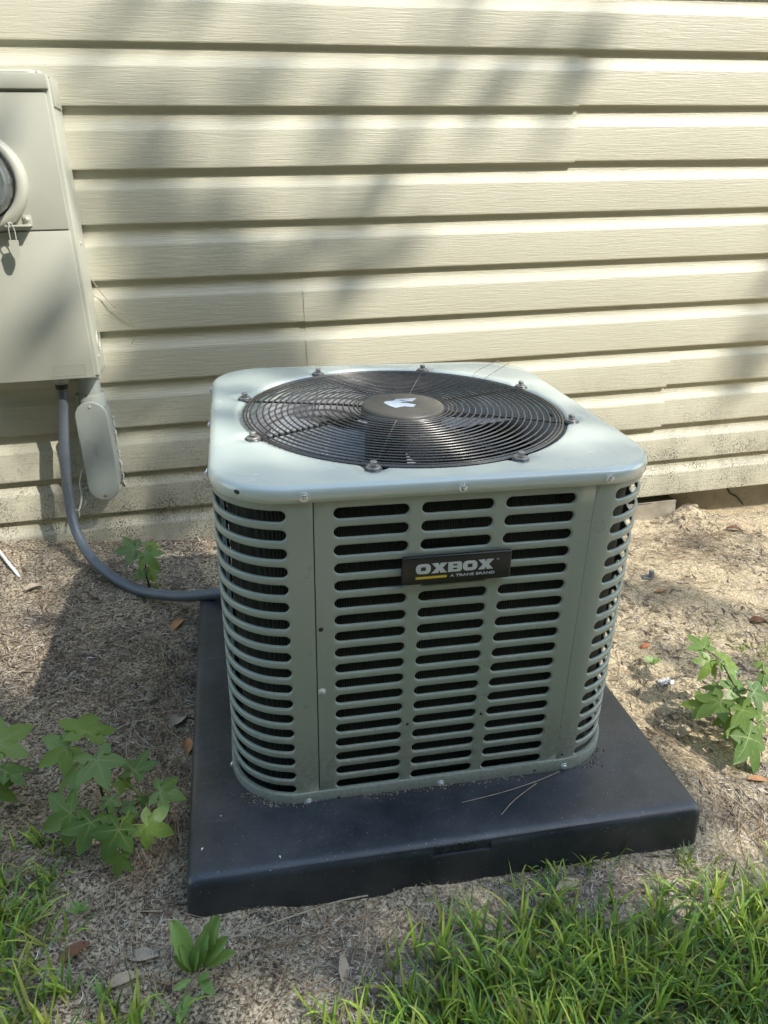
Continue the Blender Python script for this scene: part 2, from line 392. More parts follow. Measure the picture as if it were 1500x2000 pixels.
# ------------------------------------------------------------------ house wall
house = empty('house_wall', (0.7, 0, 0))
tag(house, 'cream vinyl lap siding wall of the house behind the condenser, on a concrete footing', 'wall')
HW = house.matrix_world.copy(); HW = Matrix.Translation((0.7, 0, 0))
def to_house(o): o.parent = house; o.matrix_parent_inverse = HW.inverted()
courses = [1.2863, 1.1577, 1.0254, 0.9020, 0.7725, 0.6453, 0.5148, 0.3903, 0.2614, 0.1425, 0.0200]
bot = [1.2863 + 0.1275 * i for i in range(14, 0, -1)] + courses
def siding_piece(i, x0, x1, proud=0.0, dz=0.0):
    z0 = bot[i] + dz; E = (bot[i - 1] - bot[i]) if i else 0.1275; s = E / 0.127
    prof = [(-0.003, 0.004), (-0.0150, 0.0005), (-0.0162, 0.0), (-0.0168, 0.0010), (-0.0168, 0.004), (-0.0176, 0.0765 * s), (-0.0170, 0.0795 * s), (-0.0150, 0.0835 * s),
            (-0.0100, 0.0930 * s), (-0.0066, 0.1010 * s), (-0.0050, 0.1080 * s), (-0.0044, 0.127 * s), (-0.0044, 0.136 * s)]
    n = max(2, int((x1 - x0) / 0.04)); xs = np.linspace(x0, x1, n + 1); v = []; f = []
    wob = (vnoise(xs, xs * 0 + i * 3.7, 1.6, 20) - .5) * .0035; wz = (vnoise(xs, xs * 0 + i * 1.9, 1.1, 21) - .5) * .003
    for j, x in enumerate(xs):
        for (y, zz) in prof:
            k = 1.0 if zz < 0.085 * s else 0.3
            v.append((x, y - proud + wob[j] * k, z0 + zz + wz[j] * k))
    q = len(prof)
    for j in range(n):
        for p in range(q - 1): f.append((j * q + p, (j + 1) * q + p, (j + 1) * q + p + 1, j * q + p + 1))
    # the cut end shows its thickness
    if proud:
        for j, sgn in ((0, 1), (n, -1)):
            b = len(v)
            for (y, zz) in prof: v.append((xs[j], y + 0.0012, z0 + zz))
            for p in range(q - 1):
                a = (j * q + p, j * q + p + 1, b + p + 1, b + p); f.append(a if sgn > 0 else a[::-1])
    o = link('siding_course', mesh('siding_course', v, f, M['vinyl'], True, angle=50)); to_house(o)
XL, XR = -4.0, 5.0
nb = len(bot) - 11
for i in range(len(bot)):
    c = i - nb
    if c in (1, 2):
        xj = 0.953; siding_piece(i, XL, xj, 0.0028); siding_piece(i, xj - 0.03, XR, 0.0, 0.0030)
    elif c in (5, 6):
        xj = 0.206; siding_piece(i, xj, XR, 0.0012, -0.0012); siding_piece(i, XL, xj + 0.03)
    elif c in (7, 8):
        xj = 1.318; siding_piece(i, XL, xj, 0.0028, -0.0015); siding_piece(i, xj - 0.03, XR, 0.0, 0.0045)
    elif c < 0 and i % 4 < 2:
        xj = -1.7 + (i % 5) * 0.9; siding_piece(i, XL, xj, 0.0016); siding_piece(i, xj - 0.03, XR)
    else: siding_piece(i, XL, XR)
o = link('wall_sheathing', MB().box(XL, XR, 0.006, 0.12, 0.03, bot[0] + 0.12).me('wall_sheathing', M['dark_steel'], False)); to_house(o)
# footing: parged foundation set back, with a block standing proud of it beside the unit
def rough_block(name, x0, x1, y0, y1, z0, z1, mat, d, amp, seed):
    nxx = max(2, int((x1 - x0) / d)); nz = max(2, int((z1 - z0) / d)); v = []; f = []
    for a in range(nz + 1):
        for b in range(nxx + 1):
            x = x0 + (x1 - x0) * b / nxx; zz = z0 + (z1 - z0) * a / nz
            nn = float(vnoise(np.array([x]), np.array([zz]), 30, seed)[0] - .5) * amp
            v.append((x, y0 + nn, zz + (nn * .8 if a == nz else 0)))
    for a in range(nz):
        for b in range(nxx):
            i0 = a * (nxx + 1) + b; f.append((i0, i0 + 1, i0 + nxx + 2, i0 + nxx + 1))
    m = MB(); m.add(v, f)
    back = [(x0, y1, z0), (x1, y1, z0), (x1, y1, z1), (x0, y1, z1)]
    c = [v[0], v[nxx], v[nz * (nxx + 1) + nxx], v[nz * (nxx + 1)]]
    m.add(c + back, [(1, 5, 6, 2), (4, 0, 3, 7), (3, 2, 6, 7)])
    return m.me(name, mat, True, 40)
o = link('foundation_wall', rough_block('foundation_wall', XL, XR, 0.055, 0.11, -0.4, 0.045, M['concrete'], 0.05, 0.008, 31)); to_house(o)
o = link('foundation_block', rough_block('foundation_block', 1.02, 1.425, -0.004, 0.053, -0.3, -0.012, M['concrete'], 0.012, 0.007, 32)); to_house(o)
cr = spline([(1.655, 0, -0.01), (1.672, 0, -0.035), (1.70, 0, -0.05), (1.735, 0, -0.085)], 5)
o = link('foundation_crack', MB().tube([(p.x, 0.0515, p.z) for p in cr], [0.003] * (len(cr) - 1) + [0.001], 4).me('foundation_crack', M['dark_rubber'])); to_house(o)

# ------------------------------------------------------------------ pad
def rounded_outline(a, b, r, n=10):
    out = []
    for kx, (sx, sy) in enumerate([(1, 1), (-1, 1), (-1, -1), (1, -1)]):
        for t in range(n + 1):
            an = kx * math.pi / 2 + t / n * math.pi / 2
            out.append((sx * (a - r) + r * math.cos(an), sy * (b - r) + r * math.sin(an)))
    return out
pad = empty('equipment_pad', mat=PAD)
tag(pad, 'black plastic equipment pad on the sand under the condenser', 'pad')
def pad_mesh():
    h = 0.4150; prof = [(0.0, -0.11), (0.003, -0.04), (0.0045, -0.014), (0.0065, -0.0085), (0.0105, -0.004), (0.016, -0.0012), (0.023, 0.0), (0.05, 0.0004)]
    v = []; f = []; n = None
    for ins, z in prof:
        ol = rounded_outline(h - ins, h - ins, max(0.017 - ins * 0.3, 0.004), 8); n = len(ol)
        v += [(x, y, z) for x, y in ol]
    for j in range(len(prof) - 1):
        for q in range(n):
            a, b = j * n + q, j * n + (q + 1) % n; f.append((a, b, b + n, a + n))
    f.append(tuple(range((len(prof) - 1) * n, len(prof) * n)))
    f.append(tuple(range(n))[::-1])
    return mesh('pad_slab', v, f, M['pad_plastic'], True)
slab = link('pad_slab', pad_mesh(), pad)
cut = link('cutter', MB().box(-0.0465, 0.0455, -0.45, -0.4060, -0.0205, 0.02).me('cutter', M['pad_plastic'], False), pad)
bo = slab.modifiers.new('cut', 'BOOLEAN'); bo.object = cut; bo.operation = 'DIFFERENCE'; bo.solver = 'EXACT'
bpy.context.view_layer.update()
nm = bpy.data.meshes.new_from_object(slab.evaluated_get(bpy.context.evaluated_depsgraph_get()))
slab.modifiers.clear(); slab.data = nm; nm.name = 'pad_slab'; nm.set_sharp_from_angle(angle=R(45))
bpy.data.objects.remove(cut, do_unlink=True)
tm = text_mesh('size_lettering', '32 X 32 X 3', 0.0175, M['pad_plastic'], 0.0009, 0.95)
tm.transform(Matrix.Translation((-0.042, -0.4060, -0.0165)) @ Matrix.Rotation(R(90), 4, 'X'))
link('size_lettering', tm, pad)

# ------------------------------------------------------------------ condenser unit
unit = empty('air_conditioner', mat=UNIT)
tag(unit, 'grey-green air conditioner condenser with slotted sides and round fan guard', 'air conditioner')
HA, RC = 0.3264, 0.105
Z0, Z1 = 0.020, 0.540
ROWS = [0.0334 + i * 0.02827 for i in range(18)]
SH, LIP = 0.0168, 0.0022
def slotted(name, mapf, ulist, slots, mat, flip=False):
    """sheet-metal panel: u runs along it, z up; rows of obround slots with rolled-in edges"""
    m = MB(); Rr = SH / 2 + LIP; nth = 6
    bands = [Z0] + [(ROWS[i] + ROWS[i + 1]) / 2 for i in range(17)] + [Z1]
    def samp(a, b):
        return [a] + [u for u in ulist if a + 1e-5 < u < b - 1e-5] + [b]
    def P(u, z, d=0.0):
        x, y, nxn, nyn = mapf(u); return (x - nxn * d, y - nyn * d, z)
    for r, zc in enumerate(ROWS):
        zb, zt = bands[r], bands[r + 1]
        cur = ulist[0]
        def full(a, b):
            s = samp(a, b); v = []; f = []
            for u in s: v += [P(u, zb), P(u, zt)]
            for j in range(len(s) - 1): f.append((2 * j, 2 * j + 2, 2 * j + 3, 2 * j + 1))
            m.add(v, f)
        for (ua, ub) in slots:
            c0, c1 = ua + SH / 2, ub - SH / 2
            ul = [(c0 - Rr * math.cos(t), Rr * math.sin(t)) for t in [i / nth * math.pi / 2 for i in range(nth + 1)]]
            ur = [(c1 + Rr * math.cos(t), Rr * math.sin(t)) for t in [i / nth * math.pi / 2 for i in range(nth, -1, -1)]]
            mid = [(u, Rr) for u in samp(c0, c1)[1:-1]]
            prof = ul + mid + ur
            full(cur, c0 - Rr); cur = c1 + Rr
            for sg in (-1, 1):
                v = []; f = []
                for u, hh in prof: v += [P(u, zb if sg < 0 else zt), P(u, zc + sg * hh)]
                for j in range(len(prof) - 1):
                    q = (2 * j, 2 * j + 2, 2 * j + 3, 2 * j + 1); f.append(q if sg < 0 else q[::-1])
                m.add(v, f)
            # rolled edge
            dirs = [(c0, math.pi - t) for t in [i / nth * math.pi / 2 for i in range(nth + 1)]] + [(u, math.pi / 2) for u, _ in mid] + \
                   [(c1, t) for t in [i / nth * math.pi / 2 for i in range(nth, -1, -1)]]
            dirs += [(c, -t) for c, t in dirs[-2:0:-1]]
            pr = [(LIP, 0), (LIP * .66, LIP * .10), (LIP * .33, LIP * .34), (LIP * .1, LIP * .66), (0, LIP * 1.05), (0, LIP * 2.0)]
            v = []; f = []; nn = len(dirs)
            for off, dep in pr:
                for c, t in dirs: v.append(P(c + (SH / 2 + off) * math.cos(t), zc + (SH / 2 + off) * math.sin(t), dep))
            for a in range(len(pr) - 1):
                for b in range(nn):
                    i0, i1 = a * nn + b, a * nn + (b + 1) % nn; f.append((i0, i1, i1 + nn, i0 + nn)[::-1])
            m.add(v, f)
        full(cur, ulist[-1])
    # folded back edges at the panel sides
    for u in (ulist[0], ulist[-1]):
        m.add([P(u, Z0), P(u, Z1), P(u, Z1, 0.008), P(u, Z0, 0.008)], [(0, 1, 2, 3) if u == ulist[0] else (3, 2, 1, 0)])
    bm = bmesh.new(); vs = [bm.verts.new(p) for p in m.v]
    for q in m.f:
        try: bm.faces.new([vs[i] for i in q])
        except ValueError: pass
    bmesh.ops.remove_doubles(bm, verts=bm.verts, dist=2e-6)
    bmesh.ops.dissolve_degenerate(bm, dist=1e-7, edges=bm.edges)
    if flip: bmesh.ops.reverse_faces(bm, faces=bm.faces)
    me = bpy.data.meshes.new(name); bm.to_mesh(me); bm.free(); me.materials.append(mat)
    me.polygons.foreach_set('use_smooth', [True] * len(me.polygons)); me.set_sharp_from_angle(angle=R(60))
    return me
S0, S1 = -0.194, 0.2112
fl = lambda u: (u, -HA, 0.0, -1.0)
FS = [(-0.166, -0.0615), (-0.0437, 0.060), (0.0775, 0.1825)]
panel_me = slotted('slotted_panel', fl, [S0 + 0.0017, S1 - 0.0006], FS, M['unit_paint_shaded'])
def corner_map(xs, sgn):
    st = (HA - RC) - xs; al = RC * math.pi / 2
    def f(u):
        if u < st: return (sgn * (xs + u), -HA, 0.0, -1.0)
        if u < st + al:
            t = (u - st) / RC; return (sgn * (HA - RC + RC * math.sin(t)), -(HA - RC + RC * math.cos(t)), sgn * math.sin(t), -math.cos(t))
        w = u - st - al; return (sgn * HA, -(HA - RC) + w, sgn * 1.0, 0.0)
    return f, st, al
def corner(xs, sgn, s0):
    f, st, al = corner_map(xs, sgn); tot = st + al + 0.025
    ul = [0.0] + [st + al * i / 16 for i in range(17)] + [tot]
    return slotted('corner_post', f, ul, [(s0, tot - 0.030)], M['unit_paint_shaded'], flip=(sgn < 0))
post_r = corner(S1, 1, 0.034); post_l = corner(-S0, -1, 0.036)
front = link('slotted_panel', panel_me, unit)
for a in (90, 180, 270):
    o = link('slotted_panel', panel_me, unit); o.rotation_euler = (0, 0, R(a))
for a in (0, 180):
    for mm_ in (post_r, post_l):
        o = link('corner_post', mm_, unit); o.rotation_euler = (0, 0, R(a))
def shell(name, a, r, z0, z1, mat, thick=0.0):
    ol = rounded_outline(a, a, r, 12); n = len(ol); m = MB()
    v = [(x, y, z0) for x, y in ol] + [(x, y, z1) for x, y in ol]
    m.add(v, [(i, (i + 1) % n, (i + 1) % n + n, i + n) for i in range(n)])
    if thick:
        il = rounded_outline(a - thick, a - thick, max(r - thick, .01), 12)
        v = [(x, y, z0) for x, y in il] + [(x, y, z1) for x, y in il]
        m.add(v, [((i + 1) % n, i, i + n, (i + 1) % n + n) for i in range(n)])
    return m.me(name, mat)
link('coil', shell('coil', HA - 0.020, RC - 0.020, 0.012, 0.535, M['coil'], 0.03), unit)
# base pan with its rim
m = MB(); prof = [(-0.002, -0.009), (0.0030, -0.008), (0.0042, -0.005), (0.0042, 0.0235), (0.0030, 0.0256), (-0.001, 0.0260), (-0.004, 0.0245)]
v = []; f = []
for o_, z_ in prof:
    ol = rounded_outline(HA + o_, HA + o_, RC + o_, 12); v += [(x, y, z_) for x, y in ol]
n = len(ol)
for j in range(len(prof) - 1):
    for q in range(n): a, b = j * n + q, j * n + (q + 1) % n; f.append((a, b, b + n, a + n))
m.add(v, f)
ol = rounded_outline(HA - 0.003, HA - 0.003, RC, 12); m.add([(x, y, 0.004) for x, y in ol], [tuple(range(len(ol)))])
link('base_pan', m.me('base_pan', M['unit_paint_shaded'], True, 50), unit)
for (x, y) in ((-.25, -.25), (.25, -.25), (.25, .25), (-.25, .25)):
    link('foot', MB().lathe([(0, -.009), (0.03, -.009), (0.03, 0.0), (0, 0.0)], 16).me('foot', M['dark_rubber'], True, 40), unit, (x, y, 0.0))

# top cap
ZT = 0.5567; BR = 0.288; A0 = 1.2088
bolts = [(BR * math.cos(A0 - q * math.pi / 4), BR * math.sin(A0 - q * math.pi / 4)) for q in range(8)]
HC = 0.3302
def cap_mesh():
    ol = []
    for kx, (sx, sy) in enumerate([(1, 1), (-1, 1), (-1, -1), (1, -1)]):
        for t in range(36):
            an = kx * math.pi / 2 + t / 36 * math.pi / 2
            ol.append((sx, sy, an))
        # straight side samples follow
        for t in range(0, 48): ol.append((kx, t / 48))
    pts = []
    def outl(ins):
        r = 0.109 - ins; a = HC - ins; out = []
        for kx, (sx, sy) in enumerate([(1, 1), (-1, 1), (-1, -1), (1, -1)]):
            c = (sx * (HC - 0.109), sy * (HC - 0.109))
            for t in range(36):
                an = kx * math.pi / 2 + t / 36 * math.pi / 2; out.append((c[0] + r * math.cos(an), c[1] + r * math.sin(an)))
            sx2, sy2 = [(1, 1), (-1, 1), (-1, -1), (1, -1)][(kx + 1) % 4]; c2 = (sx2 * (HC - 0.109), sy2 * (HC - 0.109)); an = (kx + 1) * math.pi / 2
            p = Vector((c[0] + r * math.cos(an), c[1] + r * math.sin(an))); q = Vector((c2[0] + r * math.cos(an), c2[1] + r * math.sin(an)))
            for t in range(48): out.append(tuple(p.lerp(q, t / 48)))
        return out
    rings = []
    base = outl(0.012); ang = [math.atan2(y, x) for x, y in base]
    def circ(r, z): return [(r * math.cos(a), r * math.sin(a), ZT + z) for a in ang]
    for r, z in ((0.276, -0.030), (0.2775, -0.016), (0.279, -0.009), (0.2808, -0.0045), (0.2835, -0.0018), (0.2865, -0.0005)): rings.append(circ(r, z))
    inner = circ(0.290, 0.0)
    for t in (0.0, 0.12, 0.25, 0.4, 0.6, 0.8, 1.0):
        rings.append([(p[0] * (1 - t) + q[0] * t, p[1] * (1 - t) + q[1] * t, ZT) for p, q in zip(inner, base)])
    for ins, z in ((0.0085, -0.0005), (0.0048, -0.0022), (0.0022, -0.0048), (0.0007, -0.0078), (0.0, -0.0115), (0.0, -0.0215), (0.0008, -0.0222), (0.002, -0.0215), (0.003, -0.012)):
        rings.append([(x, y, ZT + z) for x, y in outl(ins)])
    n = len(base); v = []
    for rg in rings:
        for (x, y, z) in rg:
            d = min(math.hypot(x - bx, y - by) for bx, by in bolts); rr = math.hypot(x, y)
            if rr < 0.315: z -= 0.0045 * (1 - float(smooth01(d, 0.011, 0.024))) if z > ZT - 0.006 else 0
            v.append((x, y, z))
    f = []
    for j in range(len(rings) - 1):
        for q in range(n): a, b = j * n + q, j * n + (q + 1) % n; f.append((a, a + n, b + n, b))
    return mesh('top_cap', v, f, M['cap_paint_skylit'], True, angle=70)
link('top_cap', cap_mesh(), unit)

# screws
def screw_mesh(mat, r=0.0052):
    m = MB(); m.lathe([(0, r * .72), (r * .30, r * .70), (r * .36, r * .35), (r * .5, r * .62), (r * .74, r * .50), (r * .8, r * .28), (r * 1.25, r * .20), (r * 1.3, 0.0)], 12, 0, 'y')
    return m.me('screw', mat, True, 35)
screw_me = screw_mesh(M['screw_zinc'])
def hole(x, z, r=0.0033, yy=-HA):
    o = link('hole', MB().lathe([(0, 0.0003), (r, 0.0003), (r * 1.15, -0.001)], 10, 0, 'y').me('hole', M['dark_rubber']), unit, (x, yy, z))
for x, z, yy in ((-0.2053, 0.5434, -HC), (0.0111, 0.5436, -HC), (0.2269, 0.5445, -HC), (-0.2121, 0.0095, -HA - .0042), (0.0072, 0.0105, -HA - .0042), (0.2263, 0.011, -HA - .0042), (-0.1863, 0.2216, -HA)):
    o = link('screw', screw_me, unit, (x, yy, z)); o.rotation_euler = (0, rnd.uniform(0, 6), 0)
for a in (90, 180, 270):
    q = Matrix.Rotation(R(a), 4, 'Z')
    for x, z, yy in ((-0.2053, 0.544, -HC), (0.0111, 0.544, -HC), (0.2269, 0.544, -HC), (-0.2121, 0.010, -HA - .0042), (0.0072, 0.010, -HA - .0042), (0.2263, 0.010, -HA - .0042), (-0.1863, 0.2216, -HA), (-0.1863, 0.333, -HA)):
        o = link('screw', screw_me, unit); o.matrix_local = q @ Matrix.Translation((x, yy, z))
for x, z, yy in ((-0.186, 0.333, -HA), (-0.0525, 0.1409, -HA), (0.0687, 0.1437, -HA), (-0.163, 0.010, -HA - .0042), (0.173, 0.0105, -HA - .0042), (0.222, 0.034, -HA)): hole(x, z, 0.0024 if z < .3 else .0036, yy)
for sg, ang in ((-1, 40), (1, 66)):      # slots in the cap rim at the corners
    a = R(ang); x = sg * (HC - .109 + .109 * math.sin(a)); y = -(HC - .109 + .109 * math.cos(a))
    o = link('hole', MB().lathe([(0, 0.0004), (.0045, 0.0004), (.0055, -0.001)], 12, 0, 'y').me('hole', M['dark_rubber']), unit, (x, y, 0.5455))
    o.rotation_euler = (0, 0, sg * a); o.scale = (1.0, 1, 0.62)

# fan guard
def torus(R0, r, z, n=112, k=7):
    m = MB(); m.lathe([(R0 + r * math.cos(2 * math.pi * i / k), z + r * math.sin(2 * math.pi * i / k)) for i in range(k + 1)], n)
    return m
guard = empty('fan_guard'); guard.parent = unit
def dome(r): return ZT - 0.0035 + 0.0065 * (1 - (r / 0.272) ** 2)
radii = [0.0800, 0.0865, 0.0945] + [0.0945 + 0.01055 * i for i in range(1, 17)] + [0.2695, 0.2745]
for i, r in enumerate(radii):
    link('guard_ring', torus(r, 0.00145 if i < len(radii) - 1 else 0.0021, dome(r)).me('guard_ring', M['guard_steel']), guard)
washer_me = MB().lathe([(0, 0.0026), (.0098, 0.0026), (.0106, 0.0018), (.0106, 0.0)], 20).me('washer', M['bolt_steel'], True, 40)
bolt_me = MB().lathe([(0, .0078), (.0048, .0078), (.0056, .0071), (.0056, .0026)], 6).me('bolt', M['bolt_steel'], False)
tab_me = MB().lathe([(0, 0.0022), (.0118, 0.0022), (.0130, 0.0008), (.0130, -.0015)], 20).me('tab', M['guard_steel'], True, 40)
for bx, by in bolts:
    d = Vector((bx, by)).normalized(); pts = []
    for r in [0.074 + i * 0.0125 for i in range(16)] + [0.2745, 0.288]: pts.append((d.x * r, d.y * r, dome(r) - 0.0036))
    m = MB().tube(pts, 0.0021, 6)
    for r in radii: m.tube([(d.x * r, d.y * r, dome(r) - 0.004), (d.x * r, d.y * r, dome(r) + 0.0012)], 0.0019, 5)
    link('guard_spoke', m.me('guard_spoke', M['guard_steel']), guard)
    link('tab', tab_me, guard, (bx, by, ZT - 0.0040)); link('washer', washer_me, guard, (bx, by, ZT - 0.0018))
    o = link('bolt', bolt_me, guard, (bx, by, ZT + 0.0008)); o.rotation_euler = (0, 0, rnd.uniform(0, 3))
hub = link('hub_cover', MB().lathe([(0, 0.0110), (0.066, 0.0110), (0.0700, 0.0102), (0.0722, 0.0078), (0.0735, -0.004), (0.0715, -0.010), (0, -0.010)], 72).me('hub_cover', M['hub_plastic'], True, 50), guard, (0, 0, ZT - 0.004))
head = [(-0.032, 0.0139), (-0.026, 0.0208), (-0.0138, 0.0218), (-0.0104, 0.0246), (-0.0014, 0.0234), (0.0028, 0.0171), (0.0122, 0.0133), (-0.002, 0.0119), (-0.0021, 0.0075), (0.006, 0.0064), (0.0138, 0.0003), (0.0215, -0.0063), (0.0141, -0.019), (-0.0003, -0.0134), (-0.008, -0.0155), (-0.0172, -0.0204), (-0.0239, -0.0097), (-0.0295, 0.0035)]
horn = [(-0.01, 0.0265), (-0.0062, 0.0312), (0.0313, 0.031), (0.0265, 0.0244), (-0.0008, 0.026)]
horn2 = [(0.0012, 0.0225), (0.0253, 0.0226), (0.0191, 0.0137), (0.0118, 0.0159)]
link('emblem', flat_shape('emblem', [head, horn, horn2], M['emblem_white'], 0.0002), guard, (0.0, 0.0, ZT + 0.0073))
# fan inside
fan = empty('fan'); fan.parent = unit; fan.location = (0, 0, 0.478)
link('fan_motor', MB().lathe([(0, .05), (.060, .05), (.066, .044), (.066, -.07), (.05, -.08), (0, -.08)], 40).me('fan_motor', M['dark_steel'], True, 40), fan)
def blade():
    v = []; f = []; na, nr = 14, 9
    for j in range(nr + 1):
        r = 0.06 + (0.255 - 0.06) * j / nr
        for i in range(na + 1):
            t = i / na; w = R(62 + 18 * j / nr); a = -w * t + R(14) * (j / nr)
            v.append((r * math.cos(a), r * math.sin(a), 0.035 * (t - 0.5) * 1.25 - 0.012 * math.sin(t * math.pi)))
    for j in range(nr):
        for i in range(na): a = j * (na + 1) + i; f.append((a, a + 1, a + na + 2, a + na + 1))
    return mesh('fan_blade', v, f, M['blade_alu'])
bl = blade()
for a in (205, 325, 85):
    o = link('fan_blade', bl, fan); o.rotation_euler = (0, 0, R(a))
link('fan_shroud', MB().lathe([(.2770, .050), (.2700, .035), (.2660, .012), (.2660, -.010), (.2700, -.02)], 96).me('fan_shroud', M['blade_alu']), fan)

# badge
badge = link('name_plate', rbox('name_plate', -0.0715, 0.0905, -HA - 0.0085, -HA - 0.0012, 0.3982, 0.4430, 0.0028, M['badge_black']), unit)
badge['label'] = 'black name plate with silver lettering and a yellow bar'
BX0, BX1, BZ1, BZ0 = -0.0715, 0.0905, 0.4430, 0.3982
def bu(u, v): return (BX0 + (BX1 - BX0) * u, BZ1 - (BZ1 - BZ0) * v)
def rr(x0, x1, y0, y1, r, n=4):
    out = []
    for cx, cy, a0 in ((x1 - r, y1 - r, 0), (x0 + r, y1 - r, 90), (x0 + r, y0 + r, 180), (x1 - r, y0 + r, 270)):
        for t in range(n + 1): a = R(a0 + 90 * t / n); out.append((cx + r * math.cos(a), cy + r * math.sin(a)))
    return out
xA, zT = bu(0.124, 0.25); xB, zB = bu(0.848, 0.60); lh = zT - zB; tw = xB - xA
lw = [0.195, 0.205, 0.185, 0.195, 0.205]; gap = 0.004; cx = xA; LT = []
for ch, w in zip('OXBOX', lw):
    w = w * tw / sum(lw) * 0.985; x0, x1 = cx, cx + w - gap * .35; mx = (x0 + x1) / 2; st = 0.31 * w; sh = 0.30 * lh
    if ch == 'O': LT.append([rr(x0, x1, zB, zT, lh * .40), rr(x0 + st, x1 - st, zB + sh, zT - sh, lh * .06)[::-1]])
    elif ch == 'B': LT.append([[(x0, zB)] + rr(x0, x1, zB, zT, lh * .24)[15:20] + rr(x0, x1, zB, zT, lh * .24)[0:5] + [(x0, zT)], rr(x0 + st * 1.05, x1 - st, zB + sh * .72, zB + lh * .40, lh * .04)[::-1], rr(x0 + st * 1.05, x1 - st, zB + lh * .60, zT - sh * .72, lh * .04)[::-1]])
    else:
        q = 0.40 * w; zm = (zT + zB) / 2
        LT.append([[(x0, zB), (x0 + q, zB), (mx, zB + lh * .28), (x1 - q, zB), (x1, zB), (mx + .19 * w, zm), (x1, zT), (x1 - q, zT), (mx, zT - lh * .28), (x0 + q, zT), (x0, zT), (mx - .19 * w, zm)]])
    cx += w
for lp in LT:
    me = flat_shape('letter', lp, M['badge_letters'], 0.0004); me.transform(Matrix.Translation((0, -HA - 0.0088, 0)) @ Matrix.Rotation(R(90), 4, 'X')); link('letter', me, badge)
x0, z1 = bu(0.124, 0.705); x1, z0 = bu(0.405, 0.785)
link('yellow_bar', MB().box(x0, x1, -HA - 0.0091, -HA - 0.0082, z0, z1).me('yellow_bar', M['badge_yellow'], False), badge)
x0, z0 = bu(0.437, 0.785)
me = text_mesh('small_lettering', 'A TRANE BRAND', 0.0058, M['badge_letters'], 0.0003, 1.0, 0.00006)
wd = max(p.co.x for p in me.vertices); me.transform(Matrix.Translation((x0, -HA - 0.0088, z0)) @ Matrix.Rotation(R(90), 4, 'X') @ Matrix.Diagonal((tw * .567 / wd, 1, 1, 1)))
link('small_lettering', me, badge)
x0, z0 = bu(0.856, 0.29); me = text_mesh('small_lettering', 'TM', 0.0028, M['badge_letters'], 0.0003)
me.transform(Matrix.Translation((x0, -HA - 0.0088, z0)) @ Matrix.Rotation(R(90), 4, 'X')); link('small_lettering', me, badge)

# ------------------------------------------------------------------ electric meter box
box = empty('meter_box', (-0.47, -0.015, 0.555)); BOXM = Matrix.Translation((-0.47, -0.015, 0.555))
tag(box, 'pale grey electric meter box fixed to the siding', 'meter box')
def to_box(name, me, parent=box):
    o = link(name, me); o.parent = parent
    o.matrix_parent_inverse = BOXM.inverted() if parent is box else Matrix()
    return o
bx0, bx1, by, bz0, bz1 = -0.640, -0.3222, -0.1275, 0.5555, 1.206
to_box('box_body', rbox('box_body', bx0, bx1, by + 0.003, -0.012, bz0 + 0.002, bz1 - 0.004, 0.0035, M['meter_paint']))
lower = to_box('lower_cover', rbox('lower_cover', bx0 + 0.012, bx1 - 0.0095, by - 0.0035, by + 0.002, bz0, 0.8958, 0.0016, M['meter_paint'], 2))
upper = to_box('upper_cover', rbox('upper_cover', bx0 + 0.012, bx1 - 0.0095, by - 0.0030, by + 0.002, 0.8992, 1.1735, 0.0016, M['meter_paint'], 2))
to_box('top_hood', rbox('top_hood', bx0 - 0.002, bx1 - 0.002, by - 0.008, -0.013, 1.1795, 1.2085, 0.002, M['meter_paint'], 2))
to_box('side_flange', rbox('side_flange', bx1 - 0.001, bx1 + 0.0035, -0.112, -0.030, 1.1480, 1.2060, 0.001, M['meter_paint'], 2))
me = MB(); ol = rr(-0.56, -0.353, -0.10, -0.020, 0.02, 6)
me.add([(x, y, 1.2086) for x, y in ol] + [(x, y, 1.216) for x, y in ol] + [(x * .985 - .0068, y * .9 - .006, 1.220) for x, y in ol], [(i, (i + 1) % len(ol), (i + 1) % len(ol) + len(ol), i + len(ol)) for i in range(len(ol))] + [(i + len(ol), (i + 1) % len(ol) + len(ol), (i + 1) % len(ol) + 2 * len(ol), i + 2 * len(ol)) for i in range(len(ol))] + [tuple(range(2 * len(ol), 3 * len(ol)))])
to_box('hub_plate', me.me('hub_plate', M['meter_paint'], True, 40))
for x, y in ((-0.345, -0.095), (-0.342, -0.04)):
    to_box('screw', MB().lathe([(0, 1.2165), (.005, 1.2165), (.006, 1.2145), (.006, 1.2080)], 8, 0, 'z', (x, y, 0)).me('screw', M['meter_paint'], True, 40))
sm = screw_mesh(M['meter_paint'], 0.0045); sm.transform(Matrix.Rotation(R(90), 4, 'Z'))
for y, z in ((-0.075, 0.8648), (-0.095, 0.60)):
    o = to_box('screw', sm); o.location = (bx1, y, z)
for r in (0.023, 0.0145):
    m = torus(r, 0.0013, 0, 40, 6).me('knockout', M['meter_paint']); m.transform(Matrix.Translation((bx1 + 0.0002, -0.062, 0.632)) @ Matrix.Rotation(R(90), 4, 'Y')); to_box('knockout', m)
m = MB(); ex0, ex1, ez0, ez1 = -0.425, -0.352, 0.5645, 0.5905                # faint embossed panel low on the cover
for a in ((ex0, ex1, ez0, ez0 + .0008), (ex0, ex1, ez1 - .0008, ez1), (ex0, ex0 + .0008, ez0 + .0009, ez1 - .0009), (ex1 - .0008, ex1, ez0 + .0009, ez1 - .0009)): m.box(a[0], a[1], by - 0.0041, by - 0.003, a[2], a[3])
to_box('embossed_frame', m.me('embossed_frame', M['meter_paint'], False), lower).matrix_parent_inverse = Matrix()
bpy.context.view_layer.update()
lower.children[0].matrix_parent_inverse = lower.matrix_world.inverted()
